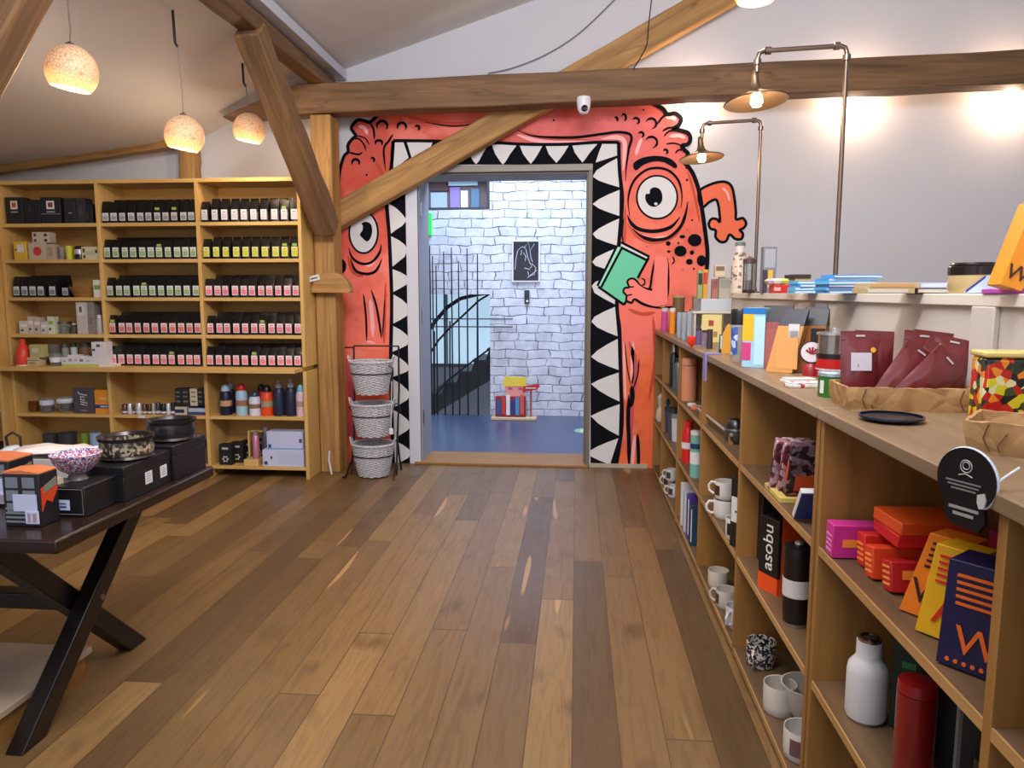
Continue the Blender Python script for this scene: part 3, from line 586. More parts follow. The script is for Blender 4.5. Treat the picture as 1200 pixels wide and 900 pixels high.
def pipe_lamp(px_, Y, pytop, armpx, pyshade, label, power):
    base = at(px_, 320, Y=Y); X = base.x; zt = at(px_, pytop, Y=Y).z; ax = at(armpx, pytop+9, Y=Y).x - X; zs = at(armpx, pyshade, Y=Y).z
    t = T('pipe_lamp', label, 'lamp', (X, Y, 1.498), group='pipe lamps on the partition'); z0 = 1.498
    b = MB(); b.tube([(0, 0, 0), (0, 0, zt-z0-.03), (-.008, 0, zt-z0-.008), (-.03, 0, zt-z0)], .0105, GUN, 10); b.lathe([(0, 0), (.04, 0), (.04, .008), (.016, .012), (.016, .03), (0, .03)], GUN, 16); b.obj('pole', t)
    b = MB(); b.tube([(-.03, 0, zt-z0), (ax+.03, 0, zt-z0-.012)], .0105, GUN, 10); b.obj('arm', t)
    b = MB(); b.tube([(ax+.03, 0, zt-z0-.012), (ax+.008, 0, zt-z0-.02), (ax, 0, zt-z0-.045), (ax, 0, zs-z0+.12)], .0105, GUN, 10); b.obj('drop_pipe', t)
    for q in ((0, 0, zt-z0-.05), (ax, 0, zt-z0-.06)):
        b = MB(); b.lathe([(.010, -.014), (.017, -.012), (.017, .012), (.010, .014)], GUN, 14); b.obj('fitting', t, q)
    for q in ((-.045, 0, zt-z0), (ax+.045, 0, zt-z0-.012)):
        b = MB(); b.lathe([(.010, -.014), (.017, -.012), (.017, .012), (.010, .014)], GUN, 14, Matrix.Rotation(PI/2, 4, 'Y')); b.obj('fitting', t, q)
    pr = [(.012, .13), (.016, .125), (.018, .10), (.02, .07), (.028, .045), (.05, .028), (.09, .012), (.135, -.004), (.142, -.008)]
    b = MB(); b.lathe(pr + [(r*.97, z-.004) for r, z in pr[::-1]], BRASS, 40); sh = b.obj('lamp_shade', t, (ax, 0, zs-z0))
    sh.rotation_euler = (math.radians(-5), math.radians(-4), 0)
    b = MB(); b.lathe([(0, -.032), (.018, -.028), (.028, -.008), (.024, .015), (.012, .035), (0, .035)], mat((255, 232, 190), .5, emit=30), 18); b.obj('bulb', t, (ax, -.012, zs-z0-.004))
    light('POINT', (X+ax, Y-.012, zs-.05), power, (255, 220, 175), .03)
pipe_lamp(979, 3.55, 54, 888, 117, 'nearer and taller pipe lamp with flared shade on the partition', 5)
pipe_lamp(885, 5.0, 141, 823, 184, 'farther pipe lamp with flared shade, in front of the mural monster', 5)
# ------------------------------------------------------------------ pine bookcase on the left
BY0, BY1 = 5.70, 6.05; ZS = [2.05, 1.765, 1.462, 1.165]     # tops of the four upper shelf boards
bc = T('bookcase', 'tall pale pine bookcase of three bays filled with tea pouches', 'bookcase', (0, 0, 0))
XL, XD1, XD2, XR = -4.625, -3.795, -2.972, -2.15; t2 = .014
b = MB(); b.box(XL-t2, XR+t2, BY0, BY1, 2.355, 2.385, PINE[0]); b.obj('top_board', bc, bevel=.002)
for X, nm in ((XL, 'side_panel'), (XD1, 'divider'), (XD2, 'divider'), (XR, 'side_panel')):
    b = MB(); b.box(X-t2, X+t2, BY0, BY1, .91 if 0 else .912, 2.355, PINE[2]); b.obj(nm, bc, bevel=.002)
    b = MB(); b.box(X-t2, X+t2, BY0, BY1, 0, .876, PINE[2]); b.obj(nm, bc, bevel=.002)
for a, c in ((XL, XD1), (XD1, XD2), (XD2, XR)):
    for z in ZS: b = MB(); b.box(a+t2, c-t2, BY0+.004, BY1-.012, z-.028, z, PINE[0]); b.obj('shelf', bc, bevel=.002)
    for z in (.508, .098): b = MB(); b.box(a+t2, c-t2, BY0+.004, BY1-.012, z-.026, z, PINE[0]); b.obj('shelf', bc, bevel=.002)
b = MB(); b.box(XL-.012, XR-.02, 5.545, BY1-.012, .876, .912, PINE[0]); b.obj('counter_board', bc, bevel=.003)
b = MB(); b.box(XL, XR, BY1-.012, BY1, .06, 2.36, PINEB); b.obj('back_panel', bc)
b = MB(); b.box(-3.66+.10, -3.50, BY0-.0005, BY0+.004, .484, .504, WHT); b.obj('price_strip', bc)
bl = T('bookcase', 'pine bookcase unit standing slightly proud at the left edge of the view', 'bookcase', (0, 0, 0))
b = MB(); b.box(-4.672, -4.645, 5.6, BY1, 0, 2.385, PINE[2]); b.obj('side_panel', bl, bevel=.002)
b = MB(); b.box(-5.55, -5.52, 5.6, BY1, 0, 2.385, PINE[2]); b.obj('side_panel', bl, bevel=.002)
b = MB(); b.box(-5.52, -4.672, BY1-.012, BY1, .0, 2.38, PINEB); b.obj('back_panel', bl)
for z in (2.385, 2.05, 1.765, 1.462, 1.165, .912, .56, .1): b = MB(); b.box(-5.52, -4.672, 5.604, BY1-.012, z-.028, z, PINE[0]); b.obj('shelf', bl, bevel=.002)
# ---- small goods
def boxm(w, d, h, m, key): return lambda b: b.box(-w/2, w/2, -d/2, d/2, 0, h, m)
def carton(name, label, cat, loc, w, d, h, c, panels=(), rz=0, group=None, rough=.45, bev=.002, rot=None):
    "a box whose front looks along -Y; panels: (x0,z0,x1,z1,colour[,name]) as fractions of the front"
    m = c if not isinstance(c, tuple) else mat(c, rough)
    if not panels:
        b = MB(); b.box(-w/2, w/2, -d/2, d/2, 0, h, m); o = b.obj(name, loc=loc, bevel=bev); o.rotation_euler = rot or (0, 0, rz); return tag(o, label, cat, group)
    t = T(name, label, cat, loc, rz, group, rot)
    b = MB(); b.box(-w/2, w/2, -d/2, d/2, 0, h, m); b.obj('carton', t, bevel=bev)
    for i, p in enumerate(panels):
        b = MB(); b.box(-w/2+p[0]*w, -w/2+p[2]*w, -d/2-.0006-.0004*i, -d/2+.0005, p[1]*h, p[3]*h, p[4] if not isinstance(p[4], tuple) else mat(p[4], rough)); b.obj(p[5] if len(p) > 5 else 'label', t)
    return t
def turned(name, label, cat, loc, parts, rz=0, group=None, seg=24, rot=None):
    "thing made of lathe parts: (part name, profile, material)"
    if len(parts) == 1:
        b = MB(); b.lathe(parts[0][1], parts[0][2], seg); o = b.obj(name, loc=loc); o.rotation_euler = rot or (0, 0, rz); return tag(o, label, cat, group)
    t = T(name, label, cat, loc, rz, group, rot)
    for nm, pf, m in parts: b = MB(); b.lathe(pf, m, seg); b.obj(nm, t)
    return t
FOIL = mat((7, 7, 8), .3, coat=.15)
def pouch_mesh(b, w=.066, d=.055, h=.15, m=FOIL):
    rows = []; nz = 7
    for i in range(nz+1):
        f = i/nz; dd = d*(1 if f < .55 else 1-(f-.55)/.45*.93); ww = w*(1-.05*math.sin(f*PI*2)); zz = h*f
        rows.append([(-ww/2, -dd/2*.8, zz), (0, -dd/2*(1.05 if f < .8 else 1), zz), (ww/2, -dd/2*.8, zz), (ww/2, dd/2*.8, zz), (0, dd/2*1.05, zz), (-ww/2, dd/2*.8, zz)])
    v = [p for r in rows for p in r]; f = []
    for i in range(nz):
        for k in range(6): l = (k+1) % 6; f.append((i*6+k, i*6+l, i*6+6+l, i*6+6+k))
    f += [tuple(range(6))[::-1], tuple(range(nz*6, nz*6+6))]; b.add(v, f, m)
LAB = {}
def pouch(loc, lab, label, group, tall=1.0, sticker=False, rz=0, lsize=1):
    t = T('tea_pouch', label, 'tea pouch', loc, rz, group); 
    part('pouch', 'pouch', lambda b: pouch_mesh(b), t).scale = (1, 1, tall)
    c1, c2, lh = lab
    def lb(b):
        w = .0245; b.box(-w, w, -.0322, -.030, .018, .018+lh, mat(c1, .5)); b.box(-w*.8, w*.8, -.0330, -.0320, .024, .018+lh*.62, mat(c2, .5)); b.box(-w*.5, w*.5, -.0334, -.0328, .018+lh*.72, .018+lh*.80, mat((120, 120, 120)))
    part('label', ('lab', lab), lb, t)
    if sticker: part('sticker', 'stick', lambda b: b.box(-.017, .017, -.0315, -.024, .098, .118, mat((150, 184, 90), .5)), t, (0, 0, 0), label='green sticker')
WL, GL, YL, RL, PL = ((214,214,214),(150,150,152),.06), ((214,222,210),(150,172,116),.075), ((222,220,130),(196,196,60),.075), ((236,206,202),(214,112,108),.074), ((240,210,212),(224,128,140),.074)
WL2 = ((220,222,226),(196,198,204),.078)
cells = [('B', 0, WL, 'small white label, top shelf, middle bay'), ('B', 1, GL, 'pale green label, second shelf, middle bay'), ('B', 2, GL, 'pale green label, third shelf, middle bay'), ('B', 3, RL, 'red label, fourth shelf, middle bay'), ('B', 4, PL, 'pink label, counter board, middle bay'),
         ('C', 0, WL2, 'tall white label, top shelf, right bay'), ('C', 1, YL, 'yellow label, second shelf, right bay'), ('C', 2, PL, 'pink label, third shelf, right bay'), ('C', 3, PL, 'pink label, fourth shelf, right bay'), ('C', 4, PL, 'pink label, counter board, right bay')]
ZR = ZS + [.912]
stk = {('B',0):(6,8),('B',1):(6,),('B',2):(4,),('B',3):(0,),('B',4):(7,),('C',0):(8,),('C',1):(8,9),('C',2):(),('C',3):(6,),('C',4):(5,)}
for bay, r, lab, txt in cells:
    a, c = (XD1, XD2) if bay == 'B' else (XD2, XR); n = 11 if bay == 'B' or r > 1 else 10
    x0, x1 = a+.055, c-.05; R = random.Random(bay+str(r))
    for k in range(n):
        X = x0 + (x1-x0)*k/(n-1) + R.uniform(-.004, .004); tall = (1.12 if r == 0 else 1.02)+R.uniform(-.05, .05)
        sk = k in stk[(bay, r)]
        pouch((X, BY0+(.045 if r < 4 else .02)+R.uniform(0, .008), ZR[r]), lab, 'black tea pouch, ' + txt + (', with green sticker' if sk else ', front rank'), 'tea pouches, shelf %d of the %s bay' % (r+1, 'middle' if bay == 'B' else 'right') + (', green sticker' if sk else ''), tall, sk, R.uniform(-.08, .08), 1)
    for k in range(n-1):       # second rank behind, seen as dark tops
        X = x0+.035 + (x1-x0)*k/(n-1); pouch((X, BY0+.15, ZR[r]), lab, 'black tea pouch, rear rank behind ' + txt, 'rear tea pouches, shelf %d of the %s bay' % (r+1, 'middle' if bay == 'B' else 'right'), 1.2 if r else 1.3, False, R.uniform(-.1, .1))
def lb(x0, x1, yt, z, Y=None, d=None):
    "left edge, right edge and top of a thing in the photo, standing on height z at depth Y"
    Y = Y or BY0+.03; a = at(x0, 400, Y=Y); 
    # refine x at base height
    import math as _m
    def X_at(px, zz):
        lo = at(px, 0, Y=Y); hi = at(px, 900, Y=Y)   # linear along the pixel column
        f = (zz-lo.z)/(hi.z-lo.z); return lo.x+(hi.x-lo.x)*f
    xa, xb = X_at(x0, z), X_at(x1, z); top = at((x0+x1)/2, yt, Y=Y).z
    return (xa+xb)/2, xb-xa, max(.01, top-z)
def lcarton(name, label, x0, x1, yt, z, c, panels=(), Y=None, d=.1, cat='box', **kw):
    Y = Y or BY0+.03; X, w, h = lb(x0, x1, yt, z, Y); return carton(name, label, cat, (X, Y+d/2, z), w, d, h, c, panels, **kw)
DK = (28, 27, 30)
Z0, Z1, Z2, Z3, Z4, Z5, Z6 = ZS[0], ZS[1], ZS[2], ZS[3], .912, .508, .098
# bay A, top shelf
bdg = lambda c: [(.3, .55, .7, .86, (220,214,206), 'badge'), (.38, .62, .62, .8, c, 'emblem'), (.3, .42, .7, .47, (150,150,150), 'text_line')]
lcarton('gift_box', 'tall black box with round white badge at the left end of the top shelf', 8, 28, 231, Z0, DK, bdg((190,80,40)))
lcarton('gift_box', 'plain black box between two badged boxes on the top shelf', 29, 48, 234, Z0, (24,23,25), [(.3,.5,.45,.75,(50,48,50))])
lcarton('gift_box', 'tall black box with badge and grey stripe, centre of the top left shelf', 49, 72, 231, Z0, DK, bdg((120,60,60))+[(0,.36,1,.38,(130,130,130),'stripe')])
lcarton('gift_box', 'black box with small grey text right of the striped one', 76, 89, 232, Z0, (36,35,36), [(.4,.4,.7,.43,(160,160,160),'text_line')])
lcarton('gift_box', 'dark charcoal box with faint grey figure on the top left shelf', 90, 101, 232, Z0, (42,40,42), [(.3,.3,.7,.7,(64,58,60))])
lcarton('gift_box', 'short black box at the right end of the top left shelf', 101, 109, 239, Z0, (22,22,28), [(.2,.2,.4,.6,(60,56,60))])
# second shelf
lcarton('tea_box', 'yellow tea box with pale sleeve on the second shelf', 17, 32, 283, Z1, (214,176,50), [(.25,.4,.8,.85,(216,210,196)), (.1,.5,.22,.6,(60,50,50),'dot')])
tb = lcarton('teapot_box', 'greige box printed with a red teapot on the second shelf', 34, 55, 284.5, Z1, (188,170,150))
X, w, h = lb(34, 55, 284.5, Z1); b = MB(); b.lathe([(0,-.003),(.03,-.003),(.036,0),(0,.001)], mat((200,56,36),.5), 20, Matrix.Rotation(PI/2,4,'X')); 
o = b.obj('red_print', tb, (w*.0, -.0505, h*.5)); tb_ = tb
lcarton('spice_box', 'small cream box with four dark dots stacked on the red teapot box', 38, 58, 272, Z1+lb(34,55,284.5,Z1)[2], (196,180,160), [(.1,.6,.25,.85,(60,52,50),'dot'),(.1,.1,.25,.35,(60,52,50),'dot'),(.7,.6,.88,.85,(60,52,50),'dot'),(.7,.1,.88,.35,(60,52,50),'dot')], d=.08)
lcarton('spice_box', 'narrow beige box beside the red teapot box', 55.5, 64, 286, Z1, (180,160,138), [(.2,.2,.8,.8,(160,140,120))], d=.07)
def tray(name, label, cat, loc, w, d, h, m, rz=0, t=.006):
    b = MB(); b.box(-w/2,w/2,-d/2,d/2,0,t,m)
    for s in (-1,1): b.box(min(s*w/2,s*(w/2-t)),max(s*w/2,s*(w/2-t)),-d/2,d/2,t,h,m); b.box(-w/2+t,w/2-t,min(s*d/2,s*(d/2-t)),max(s*d/2,s*(d/2-t)),t,h,m)
    o = b.obj(name, loc=loc, bevel=.001); o.rotation_euler = (0,0,rz); return tag(o,label,cat)
def glass_prof(r, h, t=.002, taper=.9): return [(0,0),(r*taper,0),(r,h),(r-t,h),(r*taper-t,.006),(0,.006)]
def lturn(name, label, cat, x0, x1, yt, z, fn, Y=None, **kw):
    Y = Y or BY0+.05; X, w, h = lb(x0, x1, yt, z, Y); return turned(name, label, cat, (X, Y+w/2, z), fn(w/2, h), **kw)
lturn('ribbed_glass', 'clear ribbed glass on the second shelf left of the lime cup', 'glass', 66, 74, 289, Z1, lambda r,h: [('g', glass_prof(r,h), GLASS)])
lturn('lime_cup', 'lime yellow cup on the second shelf', 'cup', 75, 83, 288, Z1, lambda r,h: [('g', glass_prof(r,h,.003,.8), mat((196,200,50),.4))])
lturn('black_jar', 'black jar with a silver band on the second shelf', 'jar', 85, 96, 288, Z1, lambda r,h: [('jar', [(0,0),(r,0),(r,h*.9),(r*.8,h),(0,h)], mat((26,24,26),.3)), ('silver_band', [(r+.0005,h*.4),(r+.001,h*.4),(r+.001,h*.75),(r+.0005,h*.75)], mat((210,210,214),.3,.6))])
lcarton('spice_box', 'wide cream box with dark corner dots at the right end of the second shelf', 96, 116, 289, Z1, (206,190,160), [(.08,.55,.2,.85,(60,52,50),'dot'),(.8,.5,.92,.75,(40,36,40),'dot'),(.1,.1,.22,.35,(60,52,50),'dot'),(.28,.35,.75,.65,(178,180,140),'label')], d=.12)
# third shelf: pouches, basket, sachets
for k, x in enumerate((21, 30.5, 40, 49.5, 63)):
    X, w, h = lb(x-4, x+4, 318, Z2); pouch((X, BY0+.05, Z2), ((214,216,218),(120,126,128),.07), 'black tea pouch with grey and white label on the third shelf of the left bay', 'tea pouches, third shelf of the left bay', 1.12)
for k in range(5): X, w, h = lb(26+k*9.5, 34+k*9.5, 318, Z2); pouch((X, BY0+.15, Z2), WL, 'black tea pouch in the rear rank of the third shelf, left bay', 'rear tea pouches, third shelf of the left bay', 1.2)
X, w, h = lb(72, 109, 336, Z2)
turned('wooden_bowl', 'shallow light wood bowl of sweets on the third shelf', 'bowl', (X, BY0+.03+w/2, Z2), [('g', [(0,0),(w*.36,0),(w*.5,h),(w*.48,h),(w*.34,.008),(0,.008)], OAK[0])], seg=32)
bx, bw, bh = X, w, h
for k, (dx, dy, c, nm) in enumerate(((-.07,-.03,(120,124,134),'dark blue grey'),(.0,-.05,(206,190,150),'cream'),(.075,-.02,(120,90,84),'brown'),(.03,.05,(150,140,130),'grey beige'))):
    b = MB(); b.lathe([(0,-.03),(.018,-.026),(.03,0),(.022,.02),(0,.028)], mat(c,.5), 14); tag(b.obj('wrapped_sweet', loc=(X+dx, BY0+.03+w/2+dy, Z2+.012+.03)), nm + ' wrapped sweet in the shallow wooden bowl', 'sweet')
lcarton('sachet', 'white sachet with green mark at the right end of the third shelf', 110, 119, 328, Z2, (214,212,196), [(.1,.45,.9,.7,(120,150,70),'green_mark')], d=.04)
# fourth shelf
R = random.Random(5)
for k, (x0, x1, yt, c, lab) in enumerate(((23,33,376,(204,198,186),'cream spice box with tiny print, leftmost on the fourth shelf'),(33.5,40,371,(196,186,170),'tall narrow cream spice box, second from the left on the fourth shelf'),(40.5,48,372,(186,176,160),'narrow greige spice box, third from the left on the fourth shelf'),(48.5,56,377,(200,194,184),'white spice box with dark label before the green stripe on the fourth shelf'),(56.5,64,371,(206,210,190),'cream spice box with green stripe on the fourth shelf'))):
    lcarton('spice_box', lab, x0, x1, yt, Z3, c, [(.1,.55,.9,.75,(140,180,80) if k==4 else (226,224,220)),(.2,.2,.5,.35,(70,64,60),'print')], d=.06)
lturn('glass_jar', 'wide glass jar with grey lid on the fourth shelf', 'jar', 65, 79, 377, Z3, lambda r,h: [('jar', glass_prof(r,h*.8,.003,.95), GLASS), ('lid', [(0,h*.8),(r,h*.8),(r,h),(0,h)], mat((110,108,100),.3,.7)), ('contents', [(0,.008),(r*.8,.008),(r*.85,h*.55),(0,h*.6)], mat((120,120,80),.7))])
lturn('glass_jar', 'small dark jar with cork on the fourth shelf', 'jar', 81, 89, 379, Z3, lambda r,h: [('jar', [(0,0),(r,0),(r,h*.7),(r*.6,h*.85),(0,h*.85)], mat((80,64,56),.25)), ('lid', [(0,h*.85),(r*.6,h*.85),(r*.6,h),(0,h)], mat((200,196,190),.3))])
lcarton('gift_box', 'tall pale grey box with small drawing on the fourth shelf', 91, 103.5, 354, Z3, (186,180,174), [(.15,.6,.75,.92,(204,200,196)),(.3,.68,.55,.86,(90,86,86),'drawing')], d=.07)
lcarton('gift_box', 'tall dark grey box right behind the pale drawing box on the fourth shelf', 104, 111.5, 353, Z3, (132,124,120), [(.2,.3,.7,.5,(112,104,102))], d=.09)
lturn('spice_shaker', 'white spice shaker at the right end of the fourth shelf', 'shaker', 112, 119, 369, Z3, lambda r,h: [('jar', [(0,0),(r,0),(r,h*.75),(r*.7,h*.82),(0,h*.82)], mat((176,172,164),.3)), ('lid', [(0,h*.82),(r*.75,h*.82),(r*.7,h),(0,h)], mat((220,218,212),.3,.3))])
# counter board
YC = 5.60
lturn('insulated_bottle', 'orange red bottle-shaped canister at the left end of the counter board', 'bottle', 14.5, 30, 398, Z4, lambda r,h: [('body', [(0,0),(r*.9,0),(r,.01),(r*.98,h*.45),(r*.55,h*.78),(r*.45,h*.8),(0,h*.8)], mat((214,62,36),.4)), ('cap', [(0,h*.8),(r*.42,h*.8),(r*.4,h),(0,h)], mat((206,54,32),.4)), ('base_ring', [(0,0),(r*.98,0),(r*.99,.012),(r*.9,.012)], mat((220,210,206),.4))], Y=YC)
lcarton('spice_box', 'low cream box stack beside the orange bottle on the counter board', 32, 46, 419, Z4, (190,172,134), [(0,.62,1,.68,(50,46,40),'band'),(.2,.2,.7,.45,(150,130,96))], Y=YC+.02, d=.08)
lcarton('spice_box', 'olive box stacked on the low cream box', 35, 50, 404, Z4+lb(32,46,419,Z4,YC+.02)[2], (176,168,112), [(.2,.4,.7,.75,(200,192,160))], Y=YC+.02, d=.07)
lturn('tea_glass', 'clear tea glass with white print on the counter board', 'glass', 54, 68, 415, Z4, lambda r,h: [('glass', glass_prof(r,h,.003,.7), GLASS), ('print', [(r*.8,h*.3),(r*.94,h*.7),(r*.95,h*.7),(r*.81,h*.3)], mat((220,224,226),.5))], Y=YC+.02)
lturn('tea_glass', 'clear glass standing behind the printed tea glass', 'glass', 52, 66, 404, Z4, lambda r,h: [('g', glass_prof(r,h,.003,.85), GLASS)], Y=YC+.16)
gx, gw, gh = lb(72, 133, 427, Z4, YC); carton('flat_box', 'long flat lime green and white box lying on the counter board', 'box', (gx, YC+.08, Z4), gw, .15, gh, (214,214,206), [(0,0,.72,1,(170,190,80),'green_side')])
zz = Z4+gh; rr = [(72,79,419),(79.5,86,416),(86.5,92,416),(92.5,99,417),(99.5,108,418)]
for k, (x0,x1,yt) in enumerate(rr): lcarton('tea_box', ['leftmost low white carton','second white carton','third narrow white carton','fourth white carton with grey mark','fifth wide white carton'][k]+' on the long lime green box', x0, x1, yt, zz, (212,210,212), [(.2,.3,.8,.6,[(170,168,172),(150,150,154),(180,176,180),(120,116,120),(176,176,180)][k],'print')], Y=YC+.01, d=.07)
lcarton('tea_box', 'tallest white box with dark dots on the long lime green box', 108.5, 125, 401, zz, (206,204,208), [(.35,.78,.6,.9,(60,60,64),'dot'),(.05,.6,.25,.7,(70,70,74),'dot')], Y=YC+.01, d=.09)
for k, (x0,x1,yt,c,nm) in enumerate(((71,79,403,(150,150,140),'grey glass jar'),(82,89,402,(196,204,206),'clear glass jar with white top'),(91,104,402,(120,92,66),'brown jar'))):
    lturn('spice_jar', nm + ' standing behind the white cartons on the counter board', 'jar', x0, x1, yt, Z4, lambda r,h: [('jar', [(0,0),(r,0),(r,h*.8),(0,h*.8)], mat(c,.25)), ('lid', [(0,h*.8),(r*.9,h*.8),(r*.9,h),(0,h)], mat((70,74,66) if k else (110,108,100),.3,.5))], Y=5.80)
# lower shelves, left bay
lturn('lidded_mug', 'clear glass mug with white label band on the lower left shelf', 'mug', 43, 58, 468, Z5, lambda r,h: [('glass', glass_prof(r,h,.003,.92), GLASS), ('label_band', [(r*1.0,h*.55),(r*1.01,h*.9),(r*1.015,h*.9),(r*1.01,h*.55)], mat((206,210,220),.5)), ('tea', [(0,.01),(r*.85,.01),(r*.88,h*.45),(0,h*.45)], mat((50,46,60),.4))], Y=5.74)
lturn('amber_cup', 'small amber glass cup left of the labelled glass mug', 'cup', 31, 42, 471, Z5, lambda r,h: [('g', glass_prof(r,h,.003,.8), mat((130,76,36),.2,trans=.5))], Y=5.76)
lturn('double_wall_glass', 'rounded double wall glass holding dark tea on the lower left shelf', 'glass', 62, 81, 467, Z5, lambda r,h: [('glass', [(0,0),(r*.7,0),(r*.95,h*.35),(r,h*.7),(r*.95,h),(r*.9,h),(r*.9,h*.6),(r*.6,.012),(0,.012)], GLASS), ('tea', [(0,.016),(r*.5,.016),(r*.8,h*.45),(r*.84,h*.75),(0,h*.75)], mat((40,36,38),.3)), ('print', [(r*.99,h*.66),(r*.965,h*.95),(r*.975,h*.95),(r,h*.66)], mat((226,226,228),.4))], Y=5.74)
gb = lcarton('gift_book', 'slate grey box with white script lettering on the lower left shelf', 87, 111, 455, Z5, (74,68,78), [(.35,.1,.65,.13,(150,146,152),'text_line')], Y=5.74, d=.03, cat='box')
X, w, h = lb(87,111,455,Z5,5.74); text('Juli', h*.42, mat((206,202,210),.5), gb, (0,-.0165,h*.58), rot=(0,PI/2,0), shear=.2)
gb = lcarton('gift_book', 'orange box with blue band at the right end of the lower left shelf', 112, 133, 457, Z5, (222,142,34), [(0,.23,1,.38,(20,62,110),'blue_band'),(.2,.6,.8,.62,(240,210,150),'text_line'),(.25,.66,.75,.68,(240,210,150),'text_line'),(.3,.28,.75,.33,(190,200,220),'white_word')], Y=5.74, d=.03)
for k, (x0,x1,yt) in enumerate(((47,63,510),(64,84,509))):
    lturn('glass_bowl', ['smoky glass beaker on the bottom left shelf','wide smoky glass bowl on the bottom left shelf'][k], 'glass', x0, x1, yt, Z6, lambda r,h: [('g', glass_prof(r,h,.004,.75), mat((90,92,98),.15,trans=.6))], Y=5.75)
X, w, h = lb(88, 117, 530, Z6, 5.74); turned('wooden_bowl', 'wooden bowl on the bottom left shelf holding small tins', 'bowl', (X, 5.74+w/2, Z6), [('g', [(0,0),(w*.3,0),(w*.5,h),(w*.47,h),(w*.28,.01),(0,.01)], OAK[0])])
for k,(x0,x1,yt,c,nm) in enumerate(((93,102,508,(110,140,50),'olive green tin'),(104,116,508,(140,176,206),'pale blue tin'))): lturn('small_tin', nm+' in the bottom left shelf bowl', 'tin', x0, x1, yt, Z6+.012, lambda r,h: [('g', [(0,0),(r,0),(r,h),(0,h)], mat(c,.4))], Y=5.80)
# lower shelves, middle bay
cans = [(142,148,474,(96,60,60)),(148.5,154,473,(210,210,212)),(154.5,157.5,474,(80,76,72)),(158,165,472,(196,196,198)),(165.5,171,474,(90,66,44)),(171.5,177,474,(70,54,34)),(177.5,181,473,(180,176,160)),(181.5,187,472,(60,64,72)),(187.5,193.5,474,(26,26,30)),(194,199,473,(214,216,222)),(199.5,204.5,472,(34,30,50))]
nmz = ['maroon','white','dark grey','light grey with white stripe','brown','dark brown','beige','slate','black','white with grey edge','deep violet']
for k,(x0,x1,yt,c) in enumerate(cans):
    lturn('slim_can', '%s slim can in the row on the lower shelf, middle bay' % nmz[k], 'can', x0, x1, yt, Z5, lambda r,h: [('body', [(0,0),(r,0),(r,h*.92),(r*.8,h),(0,h)], mat(c,.25,.4)), ('stripe', [(r+.0004,h*.1),(r+.001,h*.1),(r+.001,h*.3),(r+.0004,h*.3)], mat((200,200,204),.3))], group='slim cans on the lower shelf', Y=5.74, seg=14)
lcarton('book', 'beige book with dark blue stripe lying at the right of the slim cans', 205, 219, 477, Z5, (190,184,160), [(0,.25,.8,.7,(40,40,80),'stripe')], Y=5.74, d=.12)
lcarton('parcel', 'crinkled silver and navy packet lying on the lower shelf, middle bay', 220, 243, 478, Z5, (56,64,110), [(.05,.45,.95,.95,(176,184,200),'foil')], Y=5.74, d=.10)
zz = Z5+.075
for k,(x0,x1,c,nm) in enumerate(((205.5,213,(30,32,36),'leftmost black'),(213.5,222,(36,36,38),'second black'),(223,231.5,(206,192,156),'cream striped'),(232,238,(22,26,34),'navy black'),(238.5,243,(28,26,28),'rightmost slim black'))):
    lcarton('book', nm+' upright box standing on the packets of the lower shelf, middle bay', x0, x1, 455.5, Z5+.074, c, [(.2,.2,.8,.3,(120,110,90),'text_line'),(.2,.5,.8,.58,(120,110,90),'text_line'),(.2,.75,.8,.83,(120,110,90),'text_line')], Y=5.75, d=.09)
lturn('blue_glass', 'cobalt blue glass with dark rim on the bottom shelf, middle bay', 'glass', 218, 232, 518, Z6, lambda r,h: [('glass', [(0,0),(r,0),(r*.75,h*.35),(r*.85,h*.8),(r*.8,h*.8),(0,h*.3)], mat((24,44,170),.15)), ('rim', [(r*.82,h*.8),(r*.88,h),(r*.82,h),(r*.78,h*.8)], mat((24,22,30),.3))], Y=5.76)
lturn('black_grinder', 'small grinder with black lid on the bottom shelf, middle bay', 'grinder', 238, 246, 516, Z6, lambda r,h: [('jar', [(0,0),(r,0),(r,h*.7),(0,h*.7)], mat((110,92,62),.2,trans=.3)), ('lid', [(0,h*.7),(r*1.1,h*.7),(r*1.1,h),(0,h)], mat((28,26,26),.4))], Y=5.76)
# lower shelves, right bay: bottles
def bottle(label, x0, x1, yt, z, body, cap, band=None, Y=5.74, lower=None, loop=False, domed=True, ):
    def fn(r, h):
        L = [('body', [(0,0),(r*.96,0),(r,.008),(r,h*.66),(r*.86,h*.74),(r*.7,h*.78),(0,h*.78)], mat(body,.4)),
             ('cap', [(0,h*.78),(r*.72,h*.78),(r*.74,h*.86),(r*.5,h*.96),(0,h)] if domed else [(0,h*.78),(r*.6,h*.78),(r*.6,h*.9),(r*.3,h*.9),(r*.3,h),(0,h)], mat(cap,.35))]
        if band: L.append(('band', [(r+.0004,h*.30),(r+.0014,h*.30),(r+.0014,h*.48),(r+.0004,h*.48)], mat(band,.6)))
        if lower: L.append(('lower_half', [(0,-.0),(r*.97,0),(r+.0008,.008),(r+.0008,h*.3),(r,h*.3)], mat(lower,.4)))
        return L
    return lturn('drink_bottle', label, 'bottle', x0, x1, yt, z, fn, Y=Y, group='drink bottles on the lower shelf')
bottle('navy bottle with pale blue cap and tan band, leftmost bottle', 256, 269, 451, Z5, (22,24,52), (176,200,226), (190,150,110))
bottle('dark bottle with pale blue cap half hidden behind the leftmost bottle', 265, 274, 449, Z5, (30,30,56), (160,188,220), None, 5.86)
bottle('light blue bottle with red cap and brown band', 274.5, 287.5, 450, Z5, (160,194,212), (206,40,40), (150,104,74))
bottle('short white bottle with dark cap and brown band', 290, 303, 459, Z5, (206,212,228), (52,64,88), (140,100,76))
